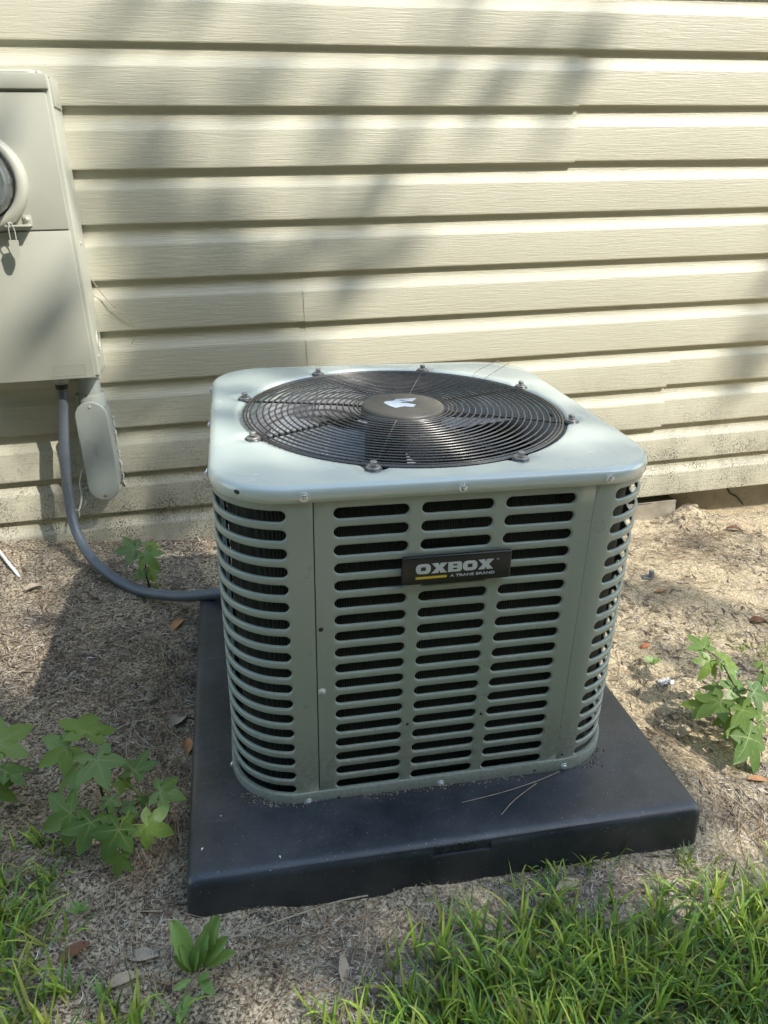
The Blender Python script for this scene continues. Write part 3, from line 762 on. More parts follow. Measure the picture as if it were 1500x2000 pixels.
MC = (-0.5035, 1.0015)
m = MB().lathe([(0.1035, -0.001), (0.1035, 0.016), (0.1015, 0.0235), (0.0955, 0.0285), (0.0880, 0.0295), (0.0815, 0.0265), (0.0800, 0.020), (0.0800, 0.0)], 96, 0, 'y', (MC[0], by - 0.003, MC[1]))
to_box('sealing_ring', m.me('sealing_ring', M['meter_paint']))
m = MB().lathe([(0.0785, 0.004), (0.0785, 0.052), (0.0765, 0.070), (0.0705, 0.080), (0.058, 0.0845), (0.0, 0.086)], 96, 0, 'y', (MC[0], by - 0.003, MC[1]))
to_box('meter_glass', m.me('meter_glass', M['glass']))
m = MB().lathe([(0.0, 0.052), (0.060, 0.052), (0.0615, 0.050), (0.0615, 0.020), (0.070, 0.019), (0.073, 0.004)], 64, 0, 'y', (MC[0], by - 0.003, MC[1]))
for a in range(0, 360, 24):
    x, z = MC[0] + 0.066 * math.cos(R(a)), MC[1] + 0.066 * math.sin(R(a)); m.box(x - .004, x + .004, by - 0.040, by - 0.021, z - .004, z + .004)
to_box('meter_dial', m.me('meter_dial', M['meter_dial'], True, 35))
m = MB().lathe([(0.0800, 0.012), (0.0806, 0.026), (0.0788, 0.0272), (0.0787, 0.012)], 96, 0, 'y', (MC[0], by - 0.003, MC[1])); to_box('gasket', m.me('gasket', M['dark_rubber']))
# hasp and seal
hasp = to_box('hasp', rbox('hasp', -0.462, -0.409, by - 0.030, by - 0.003, 0.9075, 0.9115, 0.0008, M['meter_paint'], 2))
to_box('hasp_ear', rbox('hasp_ear', -0.4255, -0.4085, by - 0.0075, by - 0.0025, 0.9110, 0.9305, 0.0015, M['meter_paint'], 2))
m = MB().lathe([(0, 0.0055), (.0030, 0.005), (.0052, 0.002), (.0056, 0)], 16, 0, 'y', (-0.4172, by - 0.0075, 0.9225)); to_box('rivet', m.me('rivet', M['meter_paint']))
to_box('hasp_clip', MB().tube(spline([(-0.462, by - .012, 0.930), (-0.457, by - .026, 0.926), (-0.452, by - .030, 0.912), (-0.455, by - .028, 0.904)], 6), 0.0016, 6).me('hasp_clip', M['meter_paint']))
seal = empty('meter_seal', (-0.451, -0.152, 0.866))
tag(seal, 'small pale plastic security seal hanging from the meter box hasp', 'seal')
link('seal_wire', MB().tube(spline([(-.006, .0, .014), (-.005, -.006, .04), (0.001, -.006, .052), (.006, -.002, .034), (.006, 0, .014)], 6), 0.0010, 6).me('seal_wire', M['white_cable']), seal)
m = MB(); ol = [(-.010, .014), (-.0085, -.014), (-.005, -.023), (0, -.026), (.005, -.024), (.0085, -.014), (.010, .014)]; nn = len(ol)
m.add([(x, -.004, z) for x, z in ol] + [(x, .004, z) for x, z in ol], [tuple(range(nn)), tuple(range(2 * nn - 1, nn - 1, -1))] + [(i, i + nn, (i + 1) % nn + nn, (i + 1) % nn) for i in range(nn)])
tb = m.me('seal_tag', M['meter_paint'], False)
link('seal_tag', tb, seal); seal.rotation_euler = (0.05, 0.03, 0.15)

# ------------------------------------------------------------------ conduit body below the box
lb = empty('conduit_body', (-0.3675, -0.016, 0.21)); LBM = Matrix.Translation((-0.3675, -0.016, 0.21))
tag(lb, 'light grey plastic conduit elbow with a long rounded cover, under the meter box', 'conduit body')
def to_lb(name, me):
    o = link(name, me, lb); o.matrix_parent_inverse = LBM.inverted(); return o
def stadium(hw, z0, z1, n=14):
    out = []
    for t in range(n + 1): a = math.pi * t / n; out.append((hw * math.cos(a), z1 - hw + hw * math.sin(a)))
    for t in range(n + 1): a = math.pi + math.pi * t / n; out.append((hw * math.cos(a), z0 + hw + hw * math.sin(a)))
    return out
def stad_solid(name, secs, mat):
    m = MB(); v = []; nn = None
    for hw, z0, z1, y in secs: ol = stadium(hw, z0, z1); nn = len(ol); v += [(-0.3675 + x, y, z) for x, z in ol]
    f = [(j * nn + i, j * nn + (i + 1) % nn, (j + 1) * nn + (i + 1) % nn, (j + 1) * nn + i) for j in range(len(secs) - 1) for i in range(nn)]
    f.append(tuple(range((len(secs) - 1) * nn, len(secs) * nn)))
    m.add(v, f); return m.me(name, mat, True, 45)
to_lb('body', stad_solid('body', [(0.0385, 0.216, 0.478, -0.010), (0.0385, 0.214, 0.480, -0.074), (0.0395, 0.212, 0.482, -0.0755), (0.0395, 0.212, 0.482, -0.079)], M['pvc_grey']))
to_lb('cover', stad_solid('cover', [(0.0402, 0.2100, 0.4835, -0.0800), (0.0402, 0.2100, 0.4835, -0.0845), (0.0392, 0.2110, 0.4825, -0.0862), (0.0370, 0.2132, 0.4803, -0.0868), (0.01, 0.24, 0.452, -0.0870)], M['pvc_grey']))
for z, mt in ((0.4700, 'screw_zinc'), (0.2235, 'screw_brass')):
    o = to_lb('screw', screw_mesh(M[mt], 0.0036)); o.matrix_parent_inverse = LBM.inverted(); o.location = (-0.3675, -0.0868, z)
me = text_mesh('raised_lettering', 'Royal', 0.0165, M['pvc_grey'], 0.0007)
me.transform(Matrix.Translation((-0.3715, -0.0869, 0.372)) @ Matrix.Rotation(R(90), 4, 'X') @ Matrix.Rotation(R(-90), 4, 'Z')); to_lb('raised_lettering', me)
m = torus(0.0032, 0.0008, 0, 20, 5).me('raised_mark', M['pvc_grey']); m.transform(Matrix.Translation((-0.3835, -0.0869, 0.383)) @ Matrix.Rotation(R(90), 4, 'X')); to_lb('raised_mark', m)
m = MB().lathe([(0.0365, 0.462), (0.0365, 0.497), (0.0355, 0.4985), (0.0295, 0.4985)], 40, 0, 'z', (-0.3665, -0.047, 0)); to_lb('collar', m.me('collar', M['pvc_grey'], True, 45))
m = MB().lathe([(0.0285, 0.47), (0.0285, 0.552), (0.0262, 0.552)], 40, 0, 'z', (-0.3665, -0.047, 0)); to_lb('pipe', m.me('pipe', M['pvc_grey'], True, 45))
m = MB().lathe([(0.0290, 0.5375), (0.0345, 0.539), (0.0345, 0.5555)], 40, 0, 'z', (-0.3665, -0.047, 0)); to_lb('collar', m.me('collar', M['pvc_grey'], True, 45))
pp = []
for t in range(60):
    z = 0.47 - t * 0.0042; pp.append((-0.3675 + 0.0405 + rnd.uniform(-.0015, .0035) + (0.004 if z > .43 else 0), -0.0165, z))
to_lb('sealant_bead', MB().tube(pp, [rnd.uniform(.002, .0052) for _ in pp], 7).me('sealant_bead', M['sealant']))

# flexible conduit
cd = empty('flexible_conduit', (-0.426, -0.08, 0.555)); CDM = Matrix.Translation((-0.426, -0.08, 0.555))
tag(cd, 'slate grey flexible conduit curving from the meter box down to the condenser', 'conduit')
path = spline([(-0.424, -0.078, 0.556), (-0.428, -0.080, 0.500), (-0.447, -0.085, 0.373), (-0.461, -0.087, 0.245), (-0.459, -0.104, 0.160), (-0.432, -0.157, 0.110), (-0.395, -0.215, 0.083), (-0.340, -0.277, 0.062), (-0.292, -0.326, 0.056), (-0.245, -0.370, 0.062), (-0.166, -0.437, 0.081), (-0.082, -0.480, 0.102), (-0.030, -0.500, 0.106)], 22)
# resample and rib the jacket
acc = [0.0]
for a, b in zip(path, path[1:]): acc.append(acc[-1] + (b - a).length)
L_ = acc[-1]; step = 0.00145; sm_ = []; rad = []; j = 0
for i in range(int(L_ / step)):
    s = i * step
    while acc[j + 1] < s: j += 1
    sm_.append(path[j].lerp(path[j + 1], (s - acc[j]) / max(1e-9, acc[j + 1] - acc[j]))); rad.append(0.0128 + (0.00042 if (i % 4) in (0, 1) else -0.0001))
sm_ = [sum(sm_[max(0, i - 25):i + 26], Vector()) / len(sm_[max(0, i - 25):i + 26]) if 30 < i < len(sm_) - 30 else p for i, p in enumerate(sm_)]
o = link('jacket', MB().tube(sm_, rad, 18).me('jacket', M['conduit']), cd); o.matrix_parent_inverse = CDM.inverted()
o = link('connector', MB().lathe([(0.0, 0.556), (0.021, 0.556), (0.0225, 0.551), (0.0205, 0.543), (0.0185, 0.541), (0.0185, 0.535), (0.0135, 0.533)], 12, 0, 'z', (-0.424, -0.078, 0)).me('connector', M['pvc_grey'], True, 40), cd); o.matrix_parent_inverse = CDM.inverted()
o = link('locknut', MB().lathe([(0.0130, 0.534), (0.0150, 0.533), (0.0150, 0.522), (0.0130, 0.520)], 16, 0, 'z', (-0.4255, -0.079, 0)).me('locknut', M['dark_rubber'], True, 40), cd); o.matrix_parent_inverse = CDM.inverted()

# loose wires
w1 = link('cable_end', MB().tube(spline([(-0.425, -0.03, 0.285), (-0.433, -0.05, 0.255), (-0.434, -0.062, 0.215), (-0.447, -0.068, 0.178)], 8), 0.0026, 8).me('cable_end', M['white_cable']))
tag(w1, 'frayed white cable end hanging between the grey conduit and the elbow cover', 'cable')
for (a, b) in (((-0.4455, -0.069, 0.180), (-0.462, -0.075, 0.196)), ((-0.447, -0.069, 0.178), (-0.452, -0.072, 0.160)), ((-0.444, -0.069, 0.184), (-0.422, -0.075, 0.210))):
    p = Vector(a).lerp(Vector(b), .55) + Vector((0.003, -.003, -.002)); o = link('strand', MB().tube(spline([a, p, b], 4), 0.0007, 5).me('strand', M['white_cable']), w1)
w2 = link('ground_cable', MB().tube(spline([(-0.80, 0.0, 0.12), (-0.735, -0.03, 0.115), (-0.672, -0.085, 0.104), (-0.627, -0.155, 0.088), (-0.588, -0.207, 0.060), (-0.575, -0.225, 0.035)], 10), 0.0042, 10).me('ground_cable', M['white_cable']))
tag(w2, 'grey-white cable running into the sand at the left edge, below the siding', 'cable')

# ------------------------------------------------------------------ plants
def star_leaf(seed, curl):
    r_ = random.Random(seed); v = [(0, 0, 0)]; f = []; mi = []
    lob = [(R(-118), .60), (R(-58), .90), (0, 1.0), (R(58), .90), (R(118), .60)]
    def z(x, y): return -curl * (x * x + y * y) + 0.05 * abs(math.sin(2.2 * math.atan2(y, x)))*math.hypot(x, y)
    sin_ = []
    ang = [R(-165)] + [(lob[i][0] + lob[i + 1][0]) / 2 for i in range(4)] + [R(165)]
    rad = [0.16, .42, .45, .45, .42, 0.16]
    for a, q in zip(ang, rad):
        q *= r_.uniform(.92, 1.08); p = (q * math.cos(a), q * math.sin(a)); sin_.append(len(v)); v.append((*p, z(*p) + .02))
    for i, (a, l) in enumerate(lob):
        l *= r_.uniform(.93, 1.06); a += r_.uniform(-.05, .05); c, s = math.cos(a), math.sin(a); w = .235 * (l ** .6)
        def pt(u, t, dz=0.0):
            x, y = u * l * c - t * s, u * l * s + t * c; return (x, y, z(x, y) + dz)
        side = {}
        for sg in (-1, 1):
            pr = [(.44, .98), (.50, 1.03), (.56, .95), (.63, .93), (.68, .78), (.75, .70), (.80, .52), (.87, .36), (.92, .20)]
            side[sg] = []
            for u, t in pr: side[sg].append(len(v)); v.append(pt(u, sg * w * t, .018))
        mids = []
        for u in (.25, .44, .56, .68, .80, .92): mids.append(len(v)); v.append(pt(u, 0, -.012))
        tip = len(v); v.append(pt(1.0, 0))
        for sg in (-1, 1):
            sc = sin_[i] if sg < 0 else sin_[i + 1]; S_ = side[sg]
            tri = [(0, sc, mids[0]), (sc, S_[0], mids[0]), (mids[0], S_[0], mids[1]), (S_[0], S_[1], mids[1]), (S_[1], S_[2], mids[2]), (mids[1], S_[1], mids[2]),
                   (S_[2], S_[3], mids[2]), (S_[3], S_[4], mids[3]), (mids[2], S_[3], mids[3]), (S_[4], S_[5], mids[3]), (S_[5], S_[6], mids[4]), (mids[3], S_[5], mids[4]),
                   (S_[6], S_[7], mids[4]), (S_[7], S_[8], mids[5]), (mids[4], S_[7], mids[5]), (S_[8], tip, mids[5])]
            f += [t if sg < 0 else t[::-1] for t in tri]
        # vein
        b = len(v)
        for u, ww in ((0.0, .016), (.45, .011), (.9, .003)):
            for t in (-ww, ww): v.append(tuple(np.add(pt(u, t, -.004), (0, 0, .006))))
        nfaces = len(f); f += [(b, b + 2, b + 3, b + 1), (b + 2, b + 4, b + 5, b + 3)]
        for q_ in range(4 if False else 3):
            u = .30 + q_ * .18
            for sg in (-1, 1):
                bb = len(v); p0, p1 = pt(u, 0, .001), pt(u + .16, sg * w * .62, .014)
                v += [p0, tuple(np.add(p0, (c * .012, s * .012, 0))), p1]; f.append((bb, bb + 1, bb + 2))
    nv = 0; mi = []
    me = bpy.data.meshes.new('leaf'); me.from_pydata(v, [], f); me.materials.append(M['leaf_green']); me.materials.append(M['leaf_vein'])
    # vein faces: 8 per lobe after 32 blade faces
    per = 32 + 2 + 6
    me.polygons.foreach_set('material_index', [1 if (i % per) >= 32 else 0 for i in range(len(f))])
    me.polygons.foreach_set('use_smooth', [True] * len(f)); me.update(); return me
stars = [star_leaf(i, c) for i, c in enumerate((0.14, 0.34, 0.06, 0.46, 0.22))]
def leaf_frame(b, t, roll=0.0, size=1.0):
    b = Vector(b); t = Vector(t); x = (t - b); L = x.length * size; x.normalize()
    upv = Vector((0, -0.45, 1)).normalized(); n = (upv - x * upv.dot(x)).normalized(); n = Quaternion(x, roll) @ n; y = n.cross(x)
    return Matrix(((x.x * L, y.x * L, n.x * L, b.x), (x.y * L, y.y * L, n.y * L, b.y), (x.z * L, y.z * L, n.z * L, b.z), (0, 0, 0, 1)))
def seedling(name, label, base, stems, leaves, size=1.12, grp=None):
    e = empty(name, base); tag(e, label, 'plant'); IM = Matrix.Translation(base).inverted()
    allp = []
    for st in stems:
        pts = spline(st, 8); allp += pts
        o = link('stem', MB().tube(pts, [0.0030 - 0.0016 * i / len(pts) for i in range(len(pts))], 7).me('stem', M['stem_brown']), e); o.matrix_parent_inverse = IM
    for i, (b, t) in enumerate(leaves):
        o = link('leaf', stars[(i * 3 + len(leaves)) % 5], e); o.matrix_parent_inverse = IM; o.matrix_basis = leaf_frame(b, t, rnd.uniform(-.45, .45), size * rnd.uniform(.86, 1.1))
        near = min(allp, key=lambda p: (p - Vector(b)).length + max(0, p.z - b[2]) * 2)
        midp = near.lerp(Vector(b), .5) + Vector((0, 0, .006))
        o = link('leaf_stalk', MB().tube(spline([near, midp, b], 4), 0.0011, 5).me('leaf_stalk', M['stem_green']), e); o.matrix_parent_inverse = IM
    return e
LEFT = [((-0.288,-1.021,0.177),(-0.286,-0.960,0.183)),((-0.317,-1.035,0.163),(-0.364,-1.058,0.151)),((-0.265,-1.081,0.169),(-0.245,-1.124,0.142)),((-0.212,-1.088,0.141),(-0.196,-1.053,0.151)),((-0.302,-1.057,0.137),(-0.345,-1.072,0.119)),((-0.175,-1.116,0.118),(-0.131,-1.123,0.105)),((-0.308,-1.120,0.106),(-0.363,-1.120,0.079)),((-0.278,-1.136,0.099),(-0.294,-1.166,0.069)),((-0.232,-1.172,0.110),(-0.262,-1.195,0.072)),((-0.195,-1.160,0.098),(-0.157,-1.168,0.076)),((-0.248,-1.120,0.122),(-0.245,-1.138,0.107)),((-0.230,-1.090,0.127),(-0.236,-1.106,0.112)),((-0.222,-1.122,0.106),(-0.226,-1.136,0.091)),((-0.236,-1.184,0.070),(-0.246,-1.196,0.036)),((-0.202,-1.108,0.105),(-0.206,-1.122,0.095)),((-0.226,-1.134,0.096),(-0.216,-1.139,0.080))]
seedling('sweetgum_seedling', 'bushy green seedling with star-shaped leaves, left of the black pad', (-0.262, -1.075, 0.02),
         [[(-0.262, -1.075, 0.015), (-0.268, -1.078, 0.08), (-0.271, -1.076, 0.15), (-0.280, -1.058, 0.170)], [(-0.262, -1.075, 0.02), (-0.232, -1.100, 0.07), (-0.205, -1.108, 0.10)], [(-0.262, -1.078, 0.02), (-0.245, -1.125, 0.06), (-0.238, -1.150, 0.085)], [(-0.264, -1.078, 0.02), (-0.285, -1.115, 0.08)]], LEFT, 1.04)
FARL = [((-0.431,-1.001,0.166),(-0.387,-0.962,0.164)),((-0.411,-1.046,0.144),(-0.381,-1.026,0.137)),((-0.431,-1.052,0.125),(-0.407,-1.065,0.103)),((-0.49,-1.03,0.15),(-0.53,-1.06,0.14)),((-0.50,-0.98,0.17),(-0.53,-0.93,0.17))]
seedling('sweetgum_seedling', 'green star-leaved seedling reaching in at the left edge', (-0.478, -0.992, 0.03), [[(-0.478, -0.992, 0.03), (-0.474, -1.0, 0.09), (-0.462, -1.005, 0.165)]], FARL, 1.15)
RIGHT = [((0.917,-0.905,0.071),(0.906,-0.873,0.082)),((0.890,-0.964,0.083),(0.867,-0.986,0.064)),((0.920,-0.967,0.081),(0.960,-0.975,0.063)),((0.922,-1.058,0.071),(0.950,-1.065,0.059)),((0.874,-1.092,0.064),(0.879,-1.105,0.033)),((0.859,-1.049,0.054),(0.824,-1.052,0.037)),((0.876,-1.016,0.053),(0.859,-0.998,0.054)),((0.883,-1.112,0.013),(0.896,-1.149,-0.033)),((0.883,-1.074,0.003),(0.879,-1.092,-0.017)),((0.911,-1.026,0.061),(0.910,-1.006,0.071)),((0.840,-1.034,0.036),(0.816,-1.011,0.027)),((0.980,-1.002,0.087),(0.966,-0.992,0.088)),((0.891,-1.032,0.063),(0.923,-1.033,0.061)),((0.926,-1.085,0.010),(0.942,-1.088,-0.001)),((0.937,-1.072,0.030),(0.924,-1.079,0.021)),((0.862,-1.072,0.034),(0.844,-1.063,0.015)),((0.914,-1.059,0.051),(0.900,-1.044,0.052)),((0.954,-1.040,0.079),(0.969,-1.036,0.088)),((0.975,-1.07,0.05),(1.01,-1.08,0.04)),((0.99,-1.03,0.075),(1.03,-1.03,0.07))]
seedling('sweetgum_seedling', 'dense sunlit star-leaved seedling at the right edge', (0.922, -1.053, -0.049),
         [[(0.922, -1.053, -0.055), (0.918, -1.050, 0.01), (0.905, -1.030, 0.06), (0.905, -0.985, 0.085)], [(0.922, -1.053, -0.05), (0.950, -1.045, 0.02), (0.965, -1.025, 0.09)], [(0.922, -1.053, -0.05), (0.885, -1.055, 0.02), (0.865, -1.045, 0.045)]], RIGHT, 1.35)
SMALL = [((-0.286,-0.274,0.142),(-0.331,-0.280,0.144)),((-0.240,-0.312,0.163),(-0.231,-0.283,0.168)),((-0.254,-0.332,0.154),(-0.232,-0.363,0.137)),((-0.270,-0.314,0.100),(-0.295,-0.332,0.091)),((-0.252,-0.321,0.099),(-0.224,-0.314,0.097)),((-0.250,-0.326,0.083),(-0.236,-0.329,0.073)),((-0.245,-0.324,0.058),(-0.236,-0.326,0.048))]
seedling('sweetgum_seedling', 'small upright star-leaved seedling behind the curve of the grey conduit', (-0.262, -0.300, 0.045), [[(-0.262, -0.300, 0.04), (-0.263, -0.308, 0.09), (-0.259, -0.312, 0.13), (-0.251, -0.314, 0.158)]], SMALL, 1.1)

def oblong_leaf(seed):
    r_ = random.Random(seed); v = []; f = []; n = 12
    for i in range(n + 1):
        t = i / n; w = 0.20 * (math.sin(math.pi * min(1, t * 0.92 + .04)) ** .8) * (0.35 + 0.75 * t) * (1.12 if i % 2 else .94)
        if t < .22: w *= t / .22 * .8 + .15
        z = 0.10 * math.sin(t * 2.2) - 0.12 * t * t
        v += [(t, -w, z + .05 * w * 5), (t, -w * .5, z + .02), (t, 0, z - .015), (t, w * .5, z + .02), (t, w, z + .05 * w * 5)]
    for i in range(n):
        for j in range(4): a = i * 5 + j; f.append((a, a + 5, a + 6, a + 1))
    me = mesh('leaf', v, f, M['weed_leaf']); return me
obl = [oblong_leaf(i) for i in range(2)]
WEED = [((-0.132,-1.359,0.021),(-0.145,-1.337,0.082)),((-0.119,-1.350,0.030),(-0.095,-1.341,0.084)),((-0.129,-1.356,0.021),(-0.138,-1.352,0.061)),((-0.134,-1.358,0.021),(-0.149,-1.348,0.042)),((-0.119,-1.354,0.020),(-0.082,-1.357,0.043)),((-0.125,-1.357,0.020),(-0.110,-1.348,0.070)),((-0.118,-1.354,0.025),(-0.088,-1.353,0.063)),((-0.130,-1.363,0.021),(-0.150,-1.374,0.024)),((-0.123,-1.364,0.020),(-0.106,-1.391,0.029)),((-0.132,-1.380,0.020),(-0.145,-1.411,0.022)),((-0.125,-1.367,0.020),(-0.110,-1.377,0.039)),((-0.129,-1.356,0.021),(-0.121,-1.358,0.060))]
e = empty('broadleaf_weed', (-0.127, -1.360, 0.02)); tag(e, 'low broad-leaved green weed in front of the pad corner', 'plant')
for i, (b, t) in enumerate(WEED):
    o = link('leaf', obl[i % 2], e); o.matrix_parent_inverse = Matrix.Translation((0.127, 1.360, -0.02)); o.matrix_basis = leaf_frame(b, t, rnd.uniform(-.4, .4), 1.22)
def sprig(base, label, h=0.03, n=6):
    e = empty('tiny_weed', base); tag(e, label, 'plant')
    for i in range(n):
        a = i * 2.4; b = Vector((0, 0, h * .2 * (i % 3))); t = b + Vector((math.cos(a) * h * .7, math.sin(a) * h * .7, h * .5))
        o = link('leaf', obl[i % 2], e); o.matrix_basis = leaf_frame(b, t, 0, 1.0)
sprig((-0.292, -1.232, gz1(-.292, -1.232)), 'tiny green weed sprig between the left grass and the pad', 0.022, 7)
sprig((0.872, -0.800, gz1(.872, -.80)), 'tiny green weed sprig on the sunlit sand near the white scrap', 0.030, 5)

# ------------------------------------------------------------------ small things lying about
def dead_leaf(name, label, x, y, L, wd, ang, mat, curl=0.25, z=None, tilt=0.0):
    v = []; f = []; n = 10
    for i in range(n + 1):
        t = i / n; w = wd * math.sin(math.pi * (t * .94 + .03)) ** .75 * (1.15 - .35 * t)
        zz = curl * L * .35 * math.sin(math.pi * t)
        for j in range(5): s = (j - 2) / 2; v.append((L * (t - .5), w * .5 * s, zz + curl * wd * .55 * s * s + .001))
    for i in range(n):
        for j in range(4): a = i * 5 + j; f.append((a, a + 5, a + 6, a + 1))
    b = len(v); v += [(-L * .5 - L * .14, .0006, .002), (-L * .5 - L * .14, -.0006, .002), (-L * .48, -.0008, .002), (-L * .48, .0008, .002)]; f.append((b, b + 1, b + 2, b + 3))
    o = link(name, mesh(name, v, f, mat), None, (x, y, (gz1(x, y) if z is None else z) + 0.002)); o.rotation_euler = (tilt, rnd.uniform(-.12, .12), R(ang))
    return tag(o, label, 'leaf')
dead_leaf('dead_leaf', 'pale tan dead leaf on the sand in front of the pad, by the grass', 0.429, -1.313, 0.044, 0.020, 12, M['dead_tan'])
dead_leaf('dead_leaf', 'grey-tan dead leaf left of the broad-leaved weed, upper of two', -0.199, -1.311, 0.042, 0.020, -10, M['dead_grey'])
dead_leaf('dead_leaf', 'tan dead leaf left of the broad-leaved weed, lower of two', -0.222, -1.341, 0.046, 0.018, 10, M['dead_tan'])
dead_leaf('dead_leaf', 'small reddish-brown leaf against the front of the pad', 0.375, -1.268, 0.026, 0.014, -20, M['dead_brown'], .5)
dead_leaf('dead_leaf', 'orange-brown curled leaf beside the left edge of the pad', -0.153, -0.912, 0.050, 0.020, 96, M['dead_orange'], .4, tilt=.3)
dead_leaf('dead_leaf', 'orange-tan leaf on the sand below the conduit', -0.186, -0.488, 0.058, 0.022, 62, M['dead_orange'], .3)
dead_leaf('dead_leaf', 'shrivelled grey leaf near the pad, above the left seedling', -0.170, -0.833, 0.042, 0.030, 60, M['dead_grey'], .4)
dead_leaf('dead_leaf', 'curled grey leaf lying by the cable at the left edge', -0.540, -0.285, 0.040, 0.026, 25, M['dead_grey'], .5)
dead_leaf('dead_leaf', 'red-brown dead leaf on the sand at the far right edge', 1.262, -0.654, 0.042, 0.026, -15, M['dead_brown'], .4)
dead_leaf('dead_leaf', 'orange leaf low on the right, below the dense seedling', 0.875, -1.165, 0.036, 0.015, -20, M['dead_orange'], .3)
dead_leaf('dead_leaf', 'small brown leaf on the sunlit sand below the grey plastic scrap', 1.088, -0.482, 0.032, 0.014, -15, M['dead_orange'], .3)
dead_leaf('dead_leaf', 'crumpled tan leaf by the right side of the pad, left of the dense seedling', 0.815, -1.024, 0.050, 0.026, 20, M['dead_tan'], .5)
dead_leaf('dead_leaf', 'brown leaf in the grass at the bottom left', -0.290, -1.295, 0.045, 0.020, 25, M['dead_brown'], .3)
dead_leaf('dead_leaf', 'pale leaf standing at the edge of the front grass', 0.066, -1.376, 0.040, 0.016, 84, M['dead_tan'], .3, tilt=.4)
dead_leaf('dead_leaf', 'dark brown curled leaf on the sand near the footing on the right', 1.560, -0.140, 0.050, 0.022, -30, M['dead_brown'], .4)
def lump(name, label, cat, x, y, sx, sy, sz, ang, mat, seed):
    bm = bmesh.new(); bmesh.ops.create_icosphere(bm, subdivisions=2, radius=1.0); r_ = random.Random(seed)
    for p in bm.verts:
        q = p.co; m_ = max(abs(q.x), abs(q.y), abs(q.z)); p.co = q.lerp(q / m_, .62) * r_.uniform(.85, 1.08); p.co.x *= sx; p.co.y *= sy; p.co.z *= sz
    me = bpy.data.meshes.new(name); bm.to_mesh(me); bm.free(); me.materials.append(mat)
    o = link(name, me, None, (x, y, gz1(x, y) + sz * .55)); o.rotation_euler = (.1, -.08, R(ang)); return tag(o, label, cat)
lump('brick_fragment', 'small orange brick fragment on the sand right of the unit', 'brick', 0.898, -0.725, 0.0115, 0.0075, 0.005, 10, M['clay'], 1)
lump('pale_stone', 'pale stone by the footing block on the right', 'stone', 1.505, 0.005, 0.012, 0.01, 0.008, 10, M['concrete'], 5)
def crumple(name, label, x, y, L, wd, ang, mat, seed):
    r_ = random.Random(seed); v = []; f = []; n, q = 7, 4
    for i in range(n + 1):
        for j in range(q + 1): v.append((L * (i / n - .5) + r_.uniform(-.002, .002), wd * (j / q - .5) + r_.uniform(-.002, .002), .005 + r_.uniform(-.0035, .004)))
    for i in range(n):
        for j in range(q): a = i * (q + 1) + j; f.append((a, a + q + 1, a + q + 2, a + 1))
    o = link(name, mesh(name, v, f, mat, False), None, (x, y, gz1(x, y))); o.rotation_euler = (0, 0, R(ang)); return tag(o, label, 'scrap')
crumple('paper_scrap', 'crumpled white scrap on the sunlit sand right of the pad', 0.871, -0.863, 0.032, 0.018, 10, M['white_scrap'], 3)
crumple('plastic_scrap', 'pale torn strip on the sand above the dense seedling', 1.048, -0.842, 0.045, 0.014, -30, M['white_scrap'], 5)
gs = empty('plastic_bracket', (1.100, -0.394, gz1(1.1, -.394))); tag(gs, 'small grey plastic bracket lying on the sand right of the unit', 'scrap'); gs.rotation_euler = (0, 0, R(-15))
link('plate', rbox('plate', -.016, .014, -.010, .010, 0.001, .005, .001, M['grey_scrap'], 2), gs); link('upright', rbox('upright', .002, .014, -.008, .004, .006, .026, .001, M['grey_scrap'], 2), gs)

# ------------------------------------------------------------------ litter, pine straw, grass (nobody could count these)
def colored(name, v, f, c, mat, smooth=True):
    me = bpy.data.meshes.new(name); me.vertices.add(len(v)); me.vertices.foreach_set('co', np.asarray(v, np.float32).ravel())
    f = np.asarray(f, np.int32); k = f.shape[1]
    me.loops.add(f.size); me.loops.foreach_set('vertex_index', f.ravel())
    me.polygons.add(len(f)); me.polygons.foreach_set('loop_start', np.arange(0, f.size, k, dtype=np.int32))
    me.polygons.foreach_set('use_smooth', [smooth] * len(f))
    a = me.color_attributes.new('Col', 'FLOAT_COLOR', 'POINT')
    a.data.foreach_set('color', np.c_[np.asarray(c, np.float32), np.ones(len(c), np.float32)].ravel())
    me.materials.append(mat); me.update(calc_edges=True); me.validate(); return me
def blocked(x, y, mg=0.0):
    h = 0.415 + mg; dx, dy = x - 0.277, y + 0.857
    return (np.abs(dx - 0.0088 * dy) < h) & (np.abs(dy) < h)

